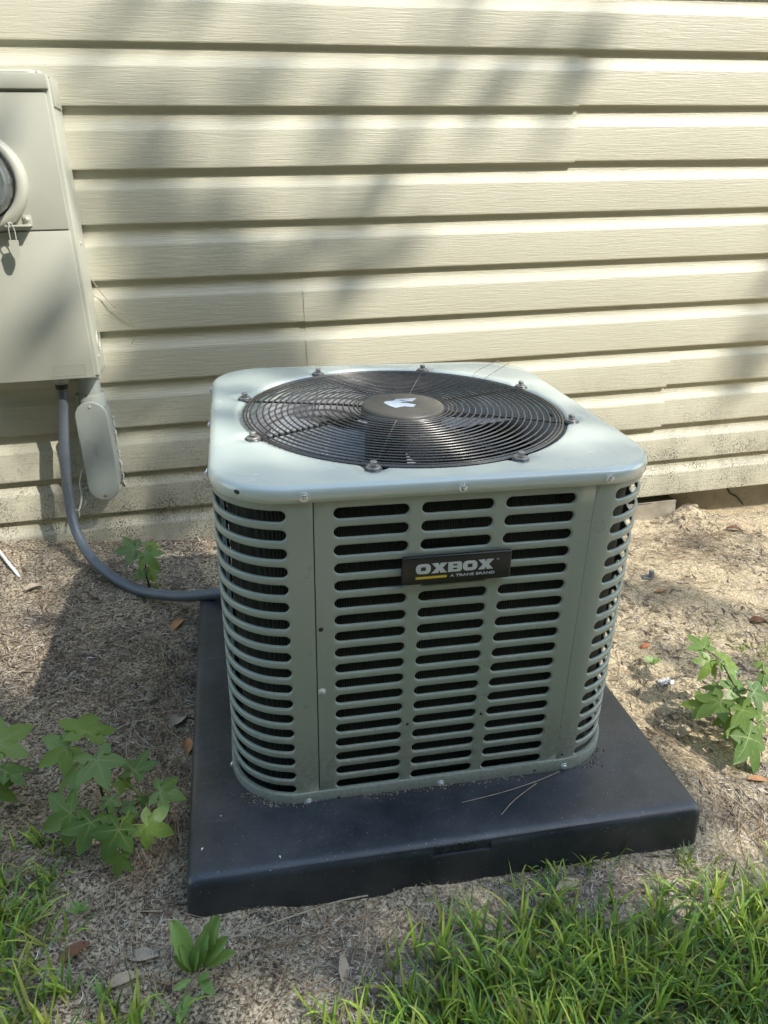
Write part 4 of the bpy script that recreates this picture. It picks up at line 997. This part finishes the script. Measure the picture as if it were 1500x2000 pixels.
def strips(P0, ang, L, wd, col, bend, segs, lift, wiggle=0.0):
    """ribbons lying on the ground; arrays in, verts out"""
    n = len(L); T = np.linspace(0, 1, segs + 1); V = np.empty((n, segs + 1, 2, 3)); C = np.empty((n, segs + 1, 2, 3))
    for i, t in enumerate(T):
        a = ang + bend * (t - .5); s = (t - .5) * L
        x = P0[:, 0] + s * np.cos(ang) - bend * s * s / np.maximum(L, 1e-4) * np.sin(ang) * 1.2; y = P0[:, 1] + s * np.sin(ang) + bend * s * s / np.maximum(L, 1e-4) * np.cos(ang) * 1.2
        z = gz(x, y) + lift * (0.35 + 0.65 * np.sin(np.pi * (0.15 + .7 * t)))
        w = wd * (1 - 0.6 * abs(2 * t - 1) ** 3) * .5
        tl = P0[:, 2]
        V[:, i, 0] = np.stack([x - w * np.sin(a), y + w * np.cos(a), z - w * tl + .0006], 1); V[:, i, 1] = np.stack([x + w * np.sin(a), y - w * np.cos(a), z + w * tl + .0006], 1)
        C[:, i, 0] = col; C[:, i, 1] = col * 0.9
    idx = np.arange(n)[:, None] * (segs + 1) * 2 + np.arange(segs)[None] * 2
    F = np.stack([idx, idx + 1, idx + 3, idx + 2], -1).reshape(-1, 4)
    return V.reshape(-1, 3), F, C.reshape(-1, 3)
def scatter(n, x0, x1, y0, y1, dens=None):
    out = np.empty((0, 2))
    while len(out) < n:
        p = np.stack([nrg.uniform(x0, x1, n), nrg.uniform(y0, y1, n)], 1); keep = ~blocked(p[:, 0], p[:, 1], 0.004)
        if dens is not None: keep &= nrg.random(n) < dens(p[:, 0], p[:, 1])
        out = np.concatenate([out, p[keep]])
    return out[:n]
# bits of dried grass and bark
clump = lambda x, y: np.clip(0.15 + 1.5 * (vnoise(x, y, 9, 41) - .30), 0.04, 1) * np.clip(0.6 + 1.2 * (vnoise(x, y, 2.5, 42) - .4), .15, 1)
def bits(n, x0, x1, y0, y1, Lr, wr, pal, wts, dens, lift):
    p = scatter(n, x0, x1, y0, y1, dens); L = nrg.uniform(*Lr, n) ** 1.0; wd = nrg.uniform(*wr, n)
    pal = np.array(pal); col = pal[nrg.choice(len(pal), n, p=np.array(wts) / sum(wts))] * nrg.uniform(.7, 1.25, (n, 1))
    return strips(np.c_[p, nrg.uniform(-.9, .9, n)], nrg.uniform(0, math.pi, n), L, wd, col, nrg.normal(0, .28, n), 2, nrg.uniform(0, lift, n))
def join(parts):
    v = []; f = []; c = []; b = 0
    for V, F, C in parts: v.append(V); f.append(F + b); c.append(C); b += len(V)
    return np.concatenate(v), np.concatenate(f), np.concatenate(c)
PALE = [(0.46, 0.42, 0.35), (0.36, 0.31, 0.245), (0.23, 0.195, 0.155), (0.08, 0.065, 0.052), (0.56, 0.53, 0.46)]
parts = [bits(15000, -0.75, 0.95, -1.52, -1.12, (.006, .024), (.0006, .0015), PALE, (3, 3, 3, 2.5, .7), clump, .004),
         bits(17000, -0.75, -0.13, -1.15, 0.0, (.005, .024), (.0007, .0020), PALE, (1.6, 2.4, 3.4, 3.6, .5), clump, .005),
         bits(11000, 0.69, 1.9, -1.3, 0.02, (.005, .024), (.0008, .0020), PALE, (3, 2.2, 2.4, 2.4, 1), clump, .005),
         bits(2600, -0.75, 1.7, -1.5, 0.0, (.010, .034), (.002, .0065), [(0.19, 0.15, 0.11), (0.32, 0.265, 0.20), (0.10, 0.08, 0.06), (.42, .36, .28)], (1, 1, 1, .6), clump, .005)]
tag(link('dry_litter', colored('dry_litter', *join(parts), M['litter'])), 'bits of dried grass and bark scattered over the sand', 'litter', kind='stuff')
# pine straw
NP = [(0.20, 0.125, 0.07), (0.29, 0.20, 0.12), (0.15, 0.105, 0.07), (0.36, 0.29, 0.20), (0.10, 0.075, 0.055), (0.42, 0.34, 0.22)]
def straw(n, cx, cy, rx, ry, ang, spread, Lr=(.07, .16)):
    x = np.empty(0); y = np.empty(0)
    while len(x) < n:
        a = nrg.normal(cx, rx, n); b = nrg.normal(cy, ry, n); k_ = ~blocked(a, b, 0.0) & (b < 0.03); x = np.concatenate([x, a[k_]]); y = np.concatenate([y, b[k_]])
    x, y = x[:n], y[:n]; pal = np.array(NP); col = pal[nrg.integers(0, len(pal), n)] * nrg.uniform(.75, 1.3, (n, 1))
    return strips(np.c_[x, y, nrg.uniform(-.6, .6, n)], nrg.normal(R(ang), spread, n), nrg.uniform(*Lr, n), nrg.uniform(.0007, .0012, n), col, nrg.normal(0, .28, n), 8, nrg.uniform(.001, .008, n))
parts = [straw(80, -0.194, -1.16, .05, .08, 70, .7), straw(40, -0.40, -1.13, .04, .05, 40, .3), straw(60, 0.08, -1.36, .12, .05, 35, .7), straw(300, 1.30, -0.22, .16, .08, -5, .5), straw(60, 1.55, -0.12, .12, .06, 10, .6),
         straw(60, 0.755, -1.08, .035, .09, 110, .35), straw(50, 0.80, -1.25, .06, .05, 80, .5), straw(150, -0.20, -0.88, .035, .16, 100, .5), straw(40, -0.19, -1.03, .03, .06, 80, .5), straw(60, 0.80, -0.93, .04, .12, 110, .5),
         straw(160, -0.28, -0.62, .10, .14, 30, .8), straw(120, -0.50, -0.40, .10, .12, 30, .9), straw(220, 0.2, -1.34, .35, .05, 20, .9), straw(420, 1.1, -0.6, .28, .32, 150, 1.0), straw(150, -0.36, -0.85, .12, .2, 40, 1.0), straw(30, 0.62, -1.31, .08, .03, 10, .5, (.05, .11)), straw(35, -0.45, -0.06, .12, .03, 0, .5)]
tag(link('pine_straw', colored('pine_straw', *join(parts), M['litter'])), 'fallen pine needles strewn over the ground', 'pine straw', kind='stuff')
# the few needles that one can pick out
def needle(label, pts, parent_m=None, r=0.0006, mat='dead_tan'):
    pts = [(parent_m @ Vector(p)) if parent_m is not None else Vector(p) for p in pts]
    nm_ = 'twig' if 'twig' in label else 'pine_needle'; o = link(nm_, MB().tube(spline(pts, 8), r, 5).me(nm_, M[mat])); return tag(o, label, nm_.replace('_', ' '))
needle('pine needle lying flat on the pad, ending under the unit', [(0.02, -0.333, .0015), (0.09, -0.325, .003), (0.155, -0.312, .004), (0.205, -0.296, .003)], PAD)
needle('pine needle lying askew across the pad towards its front edge', [(0.075, -0.368, .0015), (0.105, -0.345, .004), (0.155, -0.316, .004)], PAD)
needle('pale needle poking up from the fan guard bolt at the back right', [(0.175, 0.165, ZT + .006), (0.20, 0.185, ZT + .018), (0.243, 0.20, ZT + .030)], UNIT, .0007, 'dead_grey')
needle('needle leaning over the rim beside the back right bolt', [(0.205, 0.170, ZT + .003), (0.225, 0.18, ZT + .010), (0.262, 0.185, ZT + .030)], UNIT, .0007, 'dead_grey')
needle('bent twig stuck to the siding right of the meter box', [(-0.322, -0.020, 0.782), (-0.300, -0.026, 0.742), (-0.274, -0.028, 0.707), (-0.231, -0.024, 0.663)], None, .0010, 'dead_grey')
needle('short curved twig clinging to the siding below the bent one', [(-0.2475, -0.021, 0.612), (-0.240, -0.024, 0.626), (-0.226, -0.024, 0.636)], None, .0007, 'dead_grey')
needle('long pale twig on the sand between the weed and the pad', [(-0.085, -1.318, .022), (0.0, -1.305, .024), (0.07, -1.292, .02), (0.12, -1.285, .012)], None, .0013, 'dead_tan')
# sand swept round the foot of the unit
n = 16000; ang = nrg.uniform(0, 2 * math.pi, n); sd = np.abs(nrg.normal(0, .011, n)); sx_, sy_ = np.cos(ang), np.sin(ang)
q = np.maximum(np.abs(sx_), np.abs(sy_)); rad_ = (HA - 0.012) / np.minimum(q * 1.0, 1.0); rad_ = np.minimum(rad_, HA + .085 - .0) + sd
loc = np.c_[sx_ * rad_, sy_ * rad_]; keep = (np.abs(loc) < .39).all(1) & (vnoise(loc[:, 0] + 3, loc[:, 1] + 3, 14, 51) > .42); loc = loc[keep]; n = len(loc)
UP = PADI @ UNIT; ox, oy = UP.translation.x, UP.translation.y
V = []; F = []; C = []
s_ = nrg.uniform(.0006, .0018, n)
tet = np.array([(1, 0, 0), (-.5, .87, 0), (-.5, -.87, 0), (0, 0, 1.1)])
V = (np.c_[loc[:, 0] + ox, loc[:, 1] + oy, np.zeros(n) + .0006][:, None] + tet[None] * s_[:, None, None]).reshape(-1, 3)
F = (np.arange(n)[:, None, None] * 4 + np.array([(0, 1, 3), (1, 2, 3), (2, 0, 3)])[None]).reshape(-1, 3)
C = np.repeat(np.array([(0.30, 0.265, 0.21), (0.16, 0.14, 0.115), (0.42, 0.38, 0.31), (.07, .06, .05)])[nrg.integers(0, 4, n)], 4, 0)
o = link('sand_grains', colored('sand_grains', V, F, C, M['litter'], False)); o.matrix_world = PAD; tag(o, 'loose sand on the pad round the foot of the unit', 'sand', kind='stuff')
# white flecks on the pad
for i, (x, y, lab) in enumerate([(-0.388, -0.354, 'white seed fleck near the front left corner of the pad'), (-0.276, -0.388, 'white fleck at the front edge of the pad'), (-0.361, -0.295, 'tiny white fleck on the left of the pad top')]):
    m = MB(); m.add([(-.003, 0, 0), (0, -.0016, .0012), (.003, 0, .0004), (0, .0016, .0014)], [(0, 1, 2, 3)]); o = link('seed_fleck', m.me('seed_fleck', M['white_scrap'], False)); o.matrix_world = PAD @ Matrix.Translation((x, y, .0012)) @ Matrix.Rotation(1.0 + i, 4, 'Z') @ Matrix.Scale(1.0 if i < 2 else .7, 4); tag(o, lab, 'fleck')

# grass
def inside(poly, x, y):
    r = np.zeros(len(x), bool); j = len(poly) - 1
    for i in range(len(poly)):
        (xi, yi), (xj, yj) = poly[i], poly[j]; c_ = ((yi > y) != (yj > y)) & (x < (xj - xi) * (y - yi) / (yj - yi + 1e-12) + xi); r ^= c_; j = i
    return r
def from_poly(poly, n, soft=0.032):
    P = np.array(poly); lo, hi = P.min(0) - soft, P.max(0) + soft; out = np.empty((0, 2))
    while len(out) < n:
        p = nrg.uniform(lo, hi, (n, 2)); q = p + nrg.normal(0, soft, p.shape); k_ = inside(poly, q[:, 0], q[:, 1]) & ~blocked(p[:, 0], p[:, 1], .012); out = np.concatenate([out, p[k_]])
    return out[:n]
GR = [(0.0, -1.515), (0.04, -1.475), (0.09, -1.452), (0.15, -1.435), (0.214, -1.415), (0.303, -1.388), (0.370, -1.362), (0.42, -1.385), (0.506, -1.405), (0.599, -1.388), (0.677, -1.385), (0.748, -1.388), (0.80, -1.431), (0.75, -1.70), (-0.10, -1.60)]
GL = [(-0.44, -1.215), (-0.374, -1.225), (-0.342, -1.285), (-0.300, -1.340), (-0.24, -1.385), (-0.15, -1.432), (-0.10, -1.56), (-0.46, -1.50)]
GL2 = [(-0.421, -1.134), (-0.385, -1.123), (-0.365, -1.096), (-0.345, -1.149), (-0.358, -1.233), (-0.42, -1.265)]
def blades(base, per, hr, wr, pal, upness):
    n = len(base) * per; b = np.repeat(base, per, 0) + nrg.normal(0, .0035, (n, 2)); az = nrg.uniform(0, 2 * math.pi, n)
    H = nrg.uniform(*hr, n) * np.repeat(nrg.uniform(.7, 1.2, len(base)), per); wd = nrg.uniform(*wr, n)
    lean = np.abs(nrg.normal(upness, .30, n)); curv = nrg.normal(.75, .45, n)
    pal = np.array(pal); col = pal[nrg.integers(0, len(pal), n)] * nrg.uniform(.75, 1.25, (n, 1)); seg = 6
    V = np.empty((n, seg + 1, 3, 3)); C = np.empty((n, seg + 1, 3, 3)); z0 = gz(b[:, 0], b[:, 1]) - .003
    px, pz = np.zeros(n), np.zeros(n); tw = nrg.normal(0, .5, n)
    for i in range(seg + 1):
        t = i / seg; th = lean + curv * t * t
        if i: px = px + np.sin(th) * H / seg; pz = pz + np.cos(th) * H / seg
        w = wd * .5 * (min(1, .55 + t * 2.2) * (1 - max(0, (t - .35) / .65) ** 1.7) + .02)
        cx_, cy_ = b[:, 0] + px * np.cos(az), b[:, 1] + px * np.sin(az); pa = az + math.pi / 2 + tw * t
        for j, s in enumerate((-1, 0, 1)):
            V[:, i, j] = np.stack([cx_ + s * w * np.cos(pa), cy_ + s * w * np.sin(pa), z0 + np.maximum(pz, .002) + (0 if s else -.28) * w], 1)
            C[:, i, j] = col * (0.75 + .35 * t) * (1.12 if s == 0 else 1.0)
    idx = np.arange(n)[:, None, None] * (seg + 1) * 3 + np.arange(seg)[None, :, None] * 3 + np.arange(2)[None, None]
    F = np.stack([idx, idx + 1, idx + 4, idx + 3], -1).reshape(-1, 4)
    return V.reshape(-1, 3), F, C.reshape(-1, 3)
GP = [(0.29, 0.43, 0.05), (0.34, 0.47, 0.06), (0.17, 0.31, 0.06), (0.36, 0.43, 0.08), (0.15, 0.27, 0.08), (0.30, 0.31, 0.085), (0.09, 0.18, 0.045)]
DRY = [(0.30, 0.26, 0.17), (0.22, 0.18, 0.11), (0.36, 0.33, 0.24)]
tu = np.array([(0.487, -1.283), (0.527, -1.272), (0.640, -1.278), (0.650, -1.30), (0.635, -1.325), (0.356, -1.308), (0.277, -1.340), (0.41, -1.285), (0.40, -1.305), (0.425, -1.31), (0.56, -1.345), (-0.345, -1.10), (-0.35, -1.16)])
tuft = np.repeat(tu, 5, 0) + nrg.normal(0, .010, (len(tu) * 5, 2))
far = np.array([(1.14, -0.72), (1.149, -0.767), (1.157, -0.811), (1.10, -0.70), (1.18, -0.79), (1.20, -0.83), (0.74, -1.33), (0.79, -1.31)]); far = np.repeat(far, 4, 0) + nrg.normal(0, .016, (len(far) * 4, 2))
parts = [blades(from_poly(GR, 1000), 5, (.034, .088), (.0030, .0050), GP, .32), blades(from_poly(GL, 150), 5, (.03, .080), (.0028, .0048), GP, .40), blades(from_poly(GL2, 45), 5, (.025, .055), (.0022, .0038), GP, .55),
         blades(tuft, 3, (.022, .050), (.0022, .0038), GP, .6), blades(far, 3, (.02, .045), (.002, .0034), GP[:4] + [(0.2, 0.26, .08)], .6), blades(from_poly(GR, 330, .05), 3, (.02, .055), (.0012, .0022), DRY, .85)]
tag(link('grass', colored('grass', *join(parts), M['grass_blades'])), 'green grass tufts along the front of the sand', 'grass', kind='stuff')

# ------------------------------------------------------------------ trees behind the camera, which shade the unit
def leaf_cloud(P, size, cols):
    n = len(P); a = nrg.normal(size=(n, 3)); a /= np.linalg.norm(a, axis=1)[:, None]; b = np.cross(a, nrg.normal(size=(n, 3))); b /= np.linalg.norm(b, axis=1)[:, None]
    s = nrg.uniform(.7, 1.3, (n, 1)) * size
    V = np.stack([P - a * s, P + b * s * .5, P + a * s, P - b * s * .5], 1).reshape(-1, 3); F = np.arange(4 * n).reshape(n, 4)
    C = np.repeat(np.array(cols)[nrg.integers(0, len(cols), n)], 4, 0); return V, F, C
TC = [(0.045, 0.09, 0.025), (0.06, 0.11, 0.03), (0.035, 0.07, 0.022)]
vcol('tree_foliage', 0.5, 0.35, 0.3)
DENSE = [(-.27, -1.14), (-.40, -1.5), (-.58, -1.8), (-.72, -2.02), (-1.5, -2.03), (-3.0, -1.9), (-3.0, -1.14)]
THIN = [(.10, .06), (.12, -.15), (.02, -.45), (-.10, -.75), (-.27, -1.14), (-3.0, -1.14), (-3.0, -.1), (-.75, -.02)]
LOWER = [(-.75, -2.0), (-.6, -2.3), (-.8, -2.9), (-2.6, -2.9), (-2.6, -1.95), (-1.5, -2.0)]
WSH = [(-.30, 0), (.14, 0), (.17, .5), (.12, .72), (.0, .92), (-.26, .95), (-.3, .5)]
WUP = [(-.3, .9), (.1, .85), (.25, 1.0), (.2, 1.4), (-.3, 1.4)]
gaps = [(-1.56, -1.74, .12, .10)]
def sun_points(poly, n, soft, dens=1.0):
    q = from_poly2(poly, n, soft); t = nrg.uniform(8.6, 11.4, len(q)); return np.c_[q[:, 0] + SUN.x * t, SUN.y * t, q[:, 1] + SUN.z * t]
def from_poly2(poly, n, soft):
    P = np.array(poly); out = np.empty((0, 2))
    while len(out) < n:
        p = nrg.uniform(P.min(0), P.max(0), (n, 2)); k_ = inside(poly, p[:, 0], p[:, 1])
        for gx_, gz_, a_, b_ in gaps: k_ &= ((p[:, 0] - gx_) / a_) ** 2 + ((p[:, 1] - gz_) / b_) ** 2 > 1
        out = np.concatenate([out, p[k_]])
    return out[:n] + nrg.normal(0, soft, (n, 2))
def blob(cx_, cz_, r, n):
    q = nrg.normal(0, r * .5, (n, 2)) + (cx_, cz_); t = nrg.uniform(8.6, 11.4, n); return np.c_[q[:, 0] + SUN.x * t, SUN.y * t, q[:, 1] + SUN.z * t]
pts = [sun_points(DENSE, 5200, .01), sun_points(THIN, 340, .02), sun_points(WSH, 230, .035), sun_points(WUP, 20, .06), sun_points(LOWER, 70, .03)]
for cx_, cz_, r, n in ((.64, 1.24, .2, 5), (.50, 1.08, .2, 3), (.80, 1.15, .16, 3), (.12, 1.25, .22, 5), (.25, .85, .15, 3), (-.25, 1.0, .15, 16), (1.72, .80, .2, 11), (1.62, .60, .18, 9), (.40, .78, .10, 8), (-.64, .92, .16, 4), (-.52, .45, .16, 2), (1.6, .40, .15, 8), (.95, 1.18, .1, 6), (.95, -1.2, .2, 12), (.55, -1.0, .18, 9), (.45, -.75, .14, 10), (1.2, -.5, .2, 7), (.15, -1.35, .14, 6), (-.45, .05, .2, 30)): pts.append(blob(cx_, cz_, r, n))
PT = np.concatenate(pts)
base = Vector((4.2, -5.0, gz1(4.2, -5.0)))
tr = empty('shade_tree', base); tag(tr, 'broad leafy tree behind the viewpoint that shades the condenser', 'tree'); IM = Matrix.Translation(-base)
o = link('crown', colored('crown', *leaf_cloud(PT, .075, TC), M['tree_foliage']), tr); o.matrix_parent_inverse = IM
o = link('trunk', MB().tube(spline([(4.2, -5.0, -.2), (4.25, -4.95, 1.8), (4.15, -4.85, 3.6), (4.3, -4.7, 5.4), (4.35, -4.6, 6.6)], 8), [.16 - .11 * i / 32 for i in range(33)], 12).me('trunk', M['bark']), tr); o.matrix_parent_inverse = IM
for i in range(9):
    c_ = PT[nrg.integers(0, 5500)]; st = Vector((4.2, -4.85, 3.4 + i * .25)); o = link('limb', MB().tube(spline([st, st.lerp(Vector(c_), .5) + Vector((0, 0, .1)), Vector(c_)], 6), [.045 - .038 * j / 12 for j in range(13)], 7).me('limb', M['bark']), tr); o.matrix_parent_inverse = IM
# unseen wood, added and shaped in height to keep sky light off the unit's front
n = 30000; xx = nrg.uniform(-24, 26, n); dd = nrg.uniform(7.0, 11.5, n); hh = nrg.uniform(0, 1, n) * (6.2 + 1.6 * vnoise(xx, xx * 0, .35, 61) + (dd - 7.0) * 0.95 + 5.0 * (1 - smooth01(xx, 2.0, 4.8)))
P = np.c_[xx, -dd, hh]
tag(link('shade_woodland', colored('shade_woodland', *leaf_cloud(P, .42, TC), M['tree_foliage'])), 'unseen wood of leafy trees added behind the viewpoint to darken the unit front', 'shade_woodland', kind='stuff')
